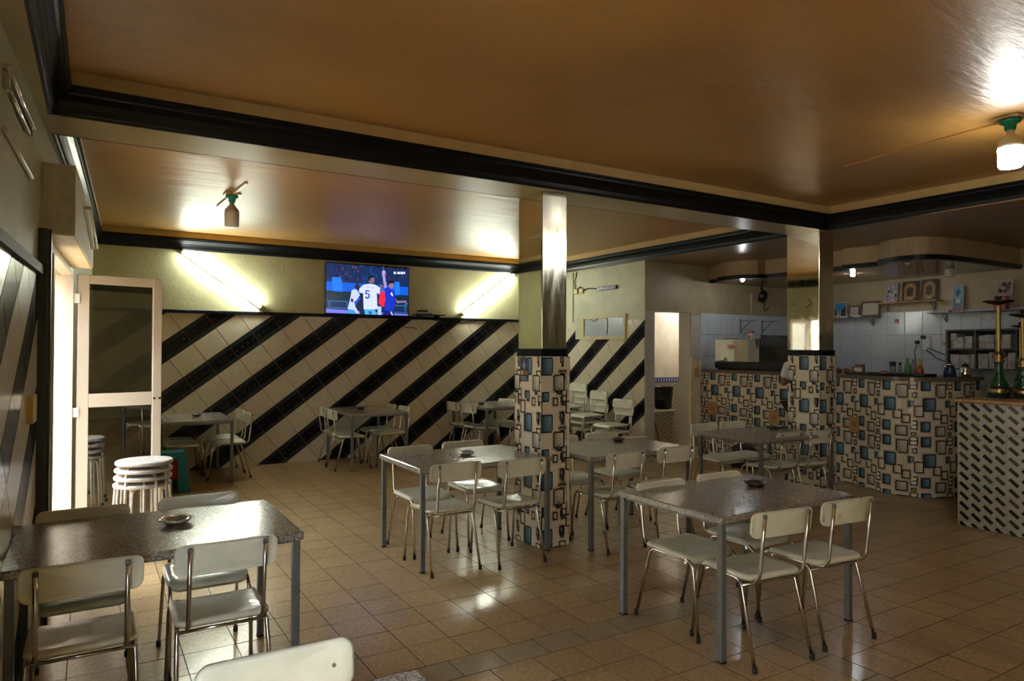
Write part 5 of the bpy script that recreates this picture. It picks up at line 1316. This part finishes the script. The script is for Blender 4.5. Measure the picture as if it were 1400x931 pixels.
kt = lathe_thing('metal_kettle', 'shiny metal coffee pot at the right end of the counter', 'pot', 8.45, 4.02, ZT, [(.001, 0), (.055, 0), (.06, .03), (.05, .10), (.042, .12)], 'silver', [(.043, .1205), (.03, .14), (.008, .145), (.008, .16), (.001, .161)], 'black')
b = MB(); b.tube([(.05, 0, .1), (.10, 0, .11), (.11, 0, .06), (.06, 0, .03)], .008, 6); b.build('handle', 'black', kt)
kt2 = lathe_thing('metal_kettle', 'dark blue kettle beside the shiny coffee pot on the counter', 'pot', 8.24, 4.08, ZT, [(.001, 0), (.06, 0), (.062, .05), (.045, .12), (.04, .13)], pm('blue_enamel', (.02, .04, .10), .25), [(.042, .1305), (.02, .15), (.001, .155)], 'silver')
b = MB(); b.tube([(-.05, 0, .06), (-.09, 0, .10), (-.10, 0, .14)], .012, 8); b.build('spout', 'silver', kt2)
# leaning picture and shelf board behind the hookahs
def pa_sky(pc, fn):
    ppoly(pc, fn, [(0, .35), (1, .35), (1, 1), (0, 1)], (.22, .20, .26)); ppoly(pc, fn, [(0, 0), (1, 0), (1, .35), (0, .35)], (.22, .12, .08)); circ(pc, fn, .5, .4, .2, (.45, .28, .2), .0006, .5)
sd = thing('back_sideboard', 'dark low sideboard behind the patterned display counter', 'sideboard', (9.35, 3.72, 0))
b = MB(); b.box(-.2, .2, -.42, .18, .003, 1.14, bev=.006); b.build('cabinet', 'greybox', sd); b = MB(); b.box(-.23, .22, -.45, .20, 1.142, 1.17, bev=.004); b.build('top', 'wood', sd)
frame_pic('leaning_picture', 'dusky landscape picture leaning on the dark sideboard', 3.70, 1.172, .26, .26, 'black', pa_sky, .012, .2, 9.38)
fr = thing('drinks_fridge', 'dark framed drinks fridge at the right edge behind the hookahs', 'fridge', (9.45, 2.93, 0))
b = MB(); b.box(-.10, .45, -.36, .36, .02, 1.86, bev=.01); b.build('cabinet', pm('fridge_grey', (.03, .035, .035), .4), fr)
b = MB(); b.box(-.14, -.101, -.36, -.29, .05, 1.84); b.box(-.14, -.101, .29, .36, .05, 1.84); b.box(-.14, -.101, -.29, .29, 1.74, 1.84); b.box(-.14, -.101, -.29, .29, .05, .2); b.build('door_frame', 'black', fr)
b = MB(); b.box(-.125, -.118, -.289, .289, .201, 1.739); b.build('door_glass', pm('fridge_glass', (.10, .13, .12), .08, coat=.4), fr)
b = MB(); b.box(-.131, -.126, .05, .24, 1.30, 1.45); b.build('door_label', 'frameyellow', fr)

# ------------------------------------------------------------------ patterned display counter with hookahs
dc = thing('display_counter', 'service counter at right clad in black and white diamond tiles', 'counter')
b = MB(); b.box(6.845, 7.72, 1.2, 3.305, .003, 1.128); b.build('core', 'grout', dc)
M['dtile'] = pm('display_tile_ground', (.40, .39, .33), .2)
tws, ths = .40, .27
yy = 3.32; 
zedge = [.004, .052, .322, .592, .862, 1.132]
ncol = 0
while yy > 1.25:
    for j in range(5):
        b = MB(); b.box(6.83, 6.8445, max(1.2, yy - tws) + .001, yy - .001, zedge[j] + .001, zedge[j + 1] - .001, bev=.0015); b.build('tile', 'dtile', dc)
        mb = MB(); mb.cols = []
        zt_, zb_ = zedge[j + 1] - .004, zedge[j] + .004; yl, yr = yy - .003, max(1.2, yy - tws) + .003
        for r_ in range(4):
            for c_ in range(5):
                zc0 = zedge[j + 1] - .043 - r_ * .0895; y1 = yy - .012 - c_ * .098 - (.049 if 0 else 0)
                cc = random.choice([(.008, .008, .009), (.010, .010, .011), (.016, .016, .016), (.045, .045, .042)])
                q = [(y1, zc0 + .020), (y1 - .022, zc0 + .042), (y1 - .090, zc0 - .016), (y1 - .068, zc0 - .039)]
                q = [(-a, c) for a, c in q]; q = clip(q, -yl, -yr, zb_, zt_)
                if len(q) < 3: continue
                mb.add([(6.8297, -a, c) for a, c in q], [tuple(range(len(q)))]); mb.cols += [cc] * len(q)
        if mb.v: mb.build('printed_pattern', 'print', dc)
    yy -= tws
b = MB(); b.box(6.845, 7.72, 3.3055, 3.32, .004, 1.13); b.build('end_panel', 'dtile', dc)
b = MB(); b.box(6.805, 7.76, 1.17, 3.345, 1.134, 1.162, bev=.004); b.build('top_board', 'oak', dc)
def hookah(x, y, label, s=1.0, z=1.163):
    t = thing('hookah', label, 'hookah', (x, y, z), 0, 'hookahs on the display counter')
    b = MB(); b.lathe([(.001, 0), (.105, 0), (.105, .012), (.09, .022), (.001, .022)], 28); b.build('base_stand', 'black', t)
    b = MB(); b.lathe([(.001, .023), (.082, .023), (.088, .05), (.088, .075), (.076, .13), (.045, .19), (.034, .24), (.034, .31), (.04, .33), (.001, .33)], 28); vz = b.build('glass_vase', 'greenglass', t)
    b = MB(); b.lathe([(.0885, .05), (.0888, .052), (.0888, .074), (.083, .108), (.0825, .106)], 28); b.build('gold_band', 'brass', vz)
    b = MB(); b.lathe([(.001, .331), (.045, .331), (.05, .345), (.036, .36), (.055, .385), (.052, .405), (.03, .425), (.022, .44), (.026, .455), (.018, .47)] + [(.017 + (.006 if i % 2 else 0), .47 + i * .018) for i in range(1, 22)] + [(.016, .862), (.02, .87), (.001, .872)], 20); b.build('stem', 'brass', t)
    b = MB(); b.tube([(.05, 0, .40), (.085, 0, .42), (.095, 0, .45)], .009, 8); b.build('hose_port', 'brass', t)
    b = MB(); b.lathe([(.001, .873), (.03, .873), (.10, .893), (.125, .905), (.127, .912), (.10, .905), (.03, .885), (.001, .885)], 28); b.build('ash_plate', pm('dark_brass', (.10, .08, .05), .35, 1) if 'db' not in M else M['db'], t)
    b = MB(); b.lathe([(.001, .886), (.014, .886), (.012, .91), (.028, .935), (.03, .955), (.001, .956)], 14); b.build('bowl', 'black', t)
    t.scale = (s, s, s); return t
M['db'] = pm('dark_brass_plate', (.10, .08, .05), .35, 1)
hookah(7.30, 3.18, 'green glass hookah with brass stem, left one on the display counter')
hookah(7.42, 3.03, 'green glass hookah with brass stem at the right frame edge', .86)
hk3 = hookah(9.20, 3.78, 'dark hookah plate and stem standing on the sideboard behind the front hookah', .80, 1.172)

# ------------------------------------------------------------------ black bag by the counter
bgm = MB(); prof = rrect(.17, .10, .05, 3); vs = []
for z, s in ((0.001, .9), (.05, 1.02), (.2, 1.0), (.28, .8), (.31, .4)):
    for x, y in prof: vs.append((x * s + .01 * sin(9 * y + z * 20), y * s + .008 * cos(11 * x), z + .01 * sin(14 * x)* (z > .1)))
n = 16; fs = [tuple(range(n))[::-1], tuple(range(4 * n, 5 * n))] + [(q * n + k, q * n + (k + 1) % n, (q + 1) * n + (k + 1) % n, (q + 1) * n + k) for q in range(4) for k in range(n)]
bgm.add(vs, fs, 0, True)
t = thing('black_bag', 'black bag on the floor against the bar counter, seen between chair legs', 'bag', (7.66, 6.45, .002), pi / 2)
bgm.build('body', 'black', t); b = MB(); b.tube([(.08 * cos(a), 0, .30 + .07 * sin(a)) for a in [pi * i / 8 for i in range(9)]], .008, 6); b.build('handle', 'black', t)

# ------------------------------------------------------------------ person leaning on the counter
def skin_fig(name, verts, edges, radii, mat, parent=None, root=0, sub=1):
    me = bpy.data.meshes.new(name); me.from_pydata(verts, edges, []); o = bpy.data.objects.new(name, me); COL.objects.link(o)
    sk = o.modifiers.new('skin', 'SKIN'); sk.use_smooth_shade = True
    for i, r in enumerate(radii):
        d = me.skin_vertices[0].data[i]; d.radius = r if isinstance(r, tuple) else (r, r); d.use_root = (i == root)
    ss = o.modifiers.new('sub', 'SUBSURF'); ss.levels = sub; ss.render_levels = sub
    me.materials.append(M[mat])
    if parent: o.parent = parent
    return o
pr = thing('person', 'person in pale shirt and black trousers leaning on the counter behind the bar pillar', 'person', (7.53, 5.545, 0))
V = [(0, -.05, .95), (.03, -.02, 1.12), (.08, 0, 1.30), (.11, 0, 1.42), (.13, 0, 1.48), (.16, 0, 1.56), (.17, 0, 1.66),   # 0-6 pelvis..head
     (.10, .17, 1.40), (.04, .225, 1.155), (.30, .15, 1.345),  # left shoulder, elbow, wrist 7-9
     (.10, -.17, 1.40), (.20, -.27, 1.355), (.36, -.40, 1.352),  # right 10-12
     (0, .02, .90), (-.02, .0, .50), (-.06, .0, .09), (.06, .01, .035), (0, -.13, .90), (.05, -.10, .50), (.06, -.11, .09), (.18, -.12, .035)]
E_ = [(0, 1), (1, 2), (2, 3), (3, 4), (4, 5), (5, 6), (3, 7), (7, 8), (8, 9), (3, 10), (10, 11), (11, 12), (0, 13), (13, 14), (14, 15), (15, 16), (0, 17), (17, 18), (18, 19), (19, 20)]
R_ = [(.11, .14), (.10, .13), (.10, .145), (.085, .12), .05, .075, .09, .055, .042, .028, .055, .044, .036, .08, .055, .04, .035, .08, .055, .04, .035]
body = skin_fig('body', V, E_, R_, 'skin', pr, 0, 2)
skin_fig('shirt', [(0, -.05, .90), (.03, -.02, 1.12), (.08, 0, 1.30), (.105, 0, 1.425), (.10, .17, 1.405), (.06, .21, 1.23), (.10, -.17, 1.405), (.175, -.245, 1.362)], [(0, 1), (1, 2), (2, 3), (3, 4), (4, 5), (3, 6), (6, 7)], [(.15, .18), (.12, .155), (.12, .165), (.10, .13), .075, .066, .075, .066], 'shirt', pr, 0, 2)
skin_fig('trousers', [(0, -.05, .93), (0, .02, .88), (-.02, .0, .50), (-.06, .0, .07), (0, -.13, .88), (.05, -.10, .50), (.06, -.11, .07)], [(0, 1), (1, 2), (2, 3), (0, 4), (4, 5), (5, 6)], [(.12, .14), .09, .07, .058, .09, .07, .058], 'trouser', pr, 0, 2)
skin_fig('hair', [(.15, 0, 1.66), (.135, 0, 1.715)], [(0, 1)], [.093, .09], 'hair', pr, 0, 2)
b = MB()
for s in (-1, 1): b.lathe([(.001, -.012), (.009, -.008), (.012, 0), (.009, .008), (.001, .012)], 8, (.252, s * .034, 1.665))
b.build('eyes', 'white', pr)
skin_fig('nose', [(.255, 0, 1.665), (.27, 0, 1.635)], [(0, 1)], [.008, .014], 'skin', pr, 0, 1)
b = MB(); b.box(.24, .252, -.022, .022, 1.60, 1.607); b.build('mouth', 'red', pr)
for s in (-1, 1): skin_fig('ear', [(.165, s * .09, 1.68), (.165, s * .095, 1.64)], [(0, 1)], [.016, .012], 'skin', pr, 0, 1)
for s, w0, dr in ((1, Vector((.30, .15, 1.345)), Vector((.9, -.35, 0))), (-1, Vector((.36, -.40, 1.352)), Vector((.7, -.7, 0)))):
    dr.normalize(); sd_ = Vector((-dr.y, dr.x, 0)); P_ = [w0, w0 + dr * .07]; Ed = [(0, 1)]; Rd = [.026, (.034, .018)]
    hv = skin_fig('hand', [tuple(w0), tuple(w0 + dr * .05), tuple(w0 + dr * .085)], [(0, 1), (1, 2)], [.034, (.022, .038), (.016, .036)], 'skin', pr, 0, 1)
    for k, (off, L) in enumerate(((-.03, .06), (-.01, .072), (.011, .068), (.031, .052))):
        a = w0 + dr * .08 + sd_ * off; skin_fig('finger', [tuple(a), tuple(a + dr * L * .5 + Vector((0, 0, .006))), tuple(a + dr * L + Vector((0, 0, -.012)))], [(0, 1), (1, 2)], [.0095, .009, .0075], 'skin', hv, 0, 1)
    a = w0 + dr * .03 + sd_ * (-.03 * s); skin_fig('thumb', [tuple(a), tuple(a + dr * .025 - sd_ * .025 * s), tuple(a + dr * .055 - sd_ * .035 * s)], [(0, 1), (1, 2)], [.012, .011, .009], 'skin', hv, 0, 1)
for s, x, yo in ((1, -.06, -.10), (-1, .06, .0)):
    b = MB(); o_ = [(x - .09, s * .11 + yo - .04), (x + .05, s * .11 + yo - .045), (x + .15, s * .11 + yo - .03), (x + .18, s * .11 + yo), (x + .15, s * .11 + yo + .035), (x + .05, s * .11 + yo + .045), (x - .09, s * .11 + yo + .04)]
    b.prism(o_, .001, .03); b.prism([(x - .085, s * .11 + yo - .035), (x + .04, s * .11 + yo - .04), (x + .15, s * .11 + yo - .02), (x + .15, s * .11 + yo + .02), (x + .04, s * .11 + yo + .04), (x - .085, s * .11 + yo + .035)], .03, .075); b.build('shoe', 'black', pr)
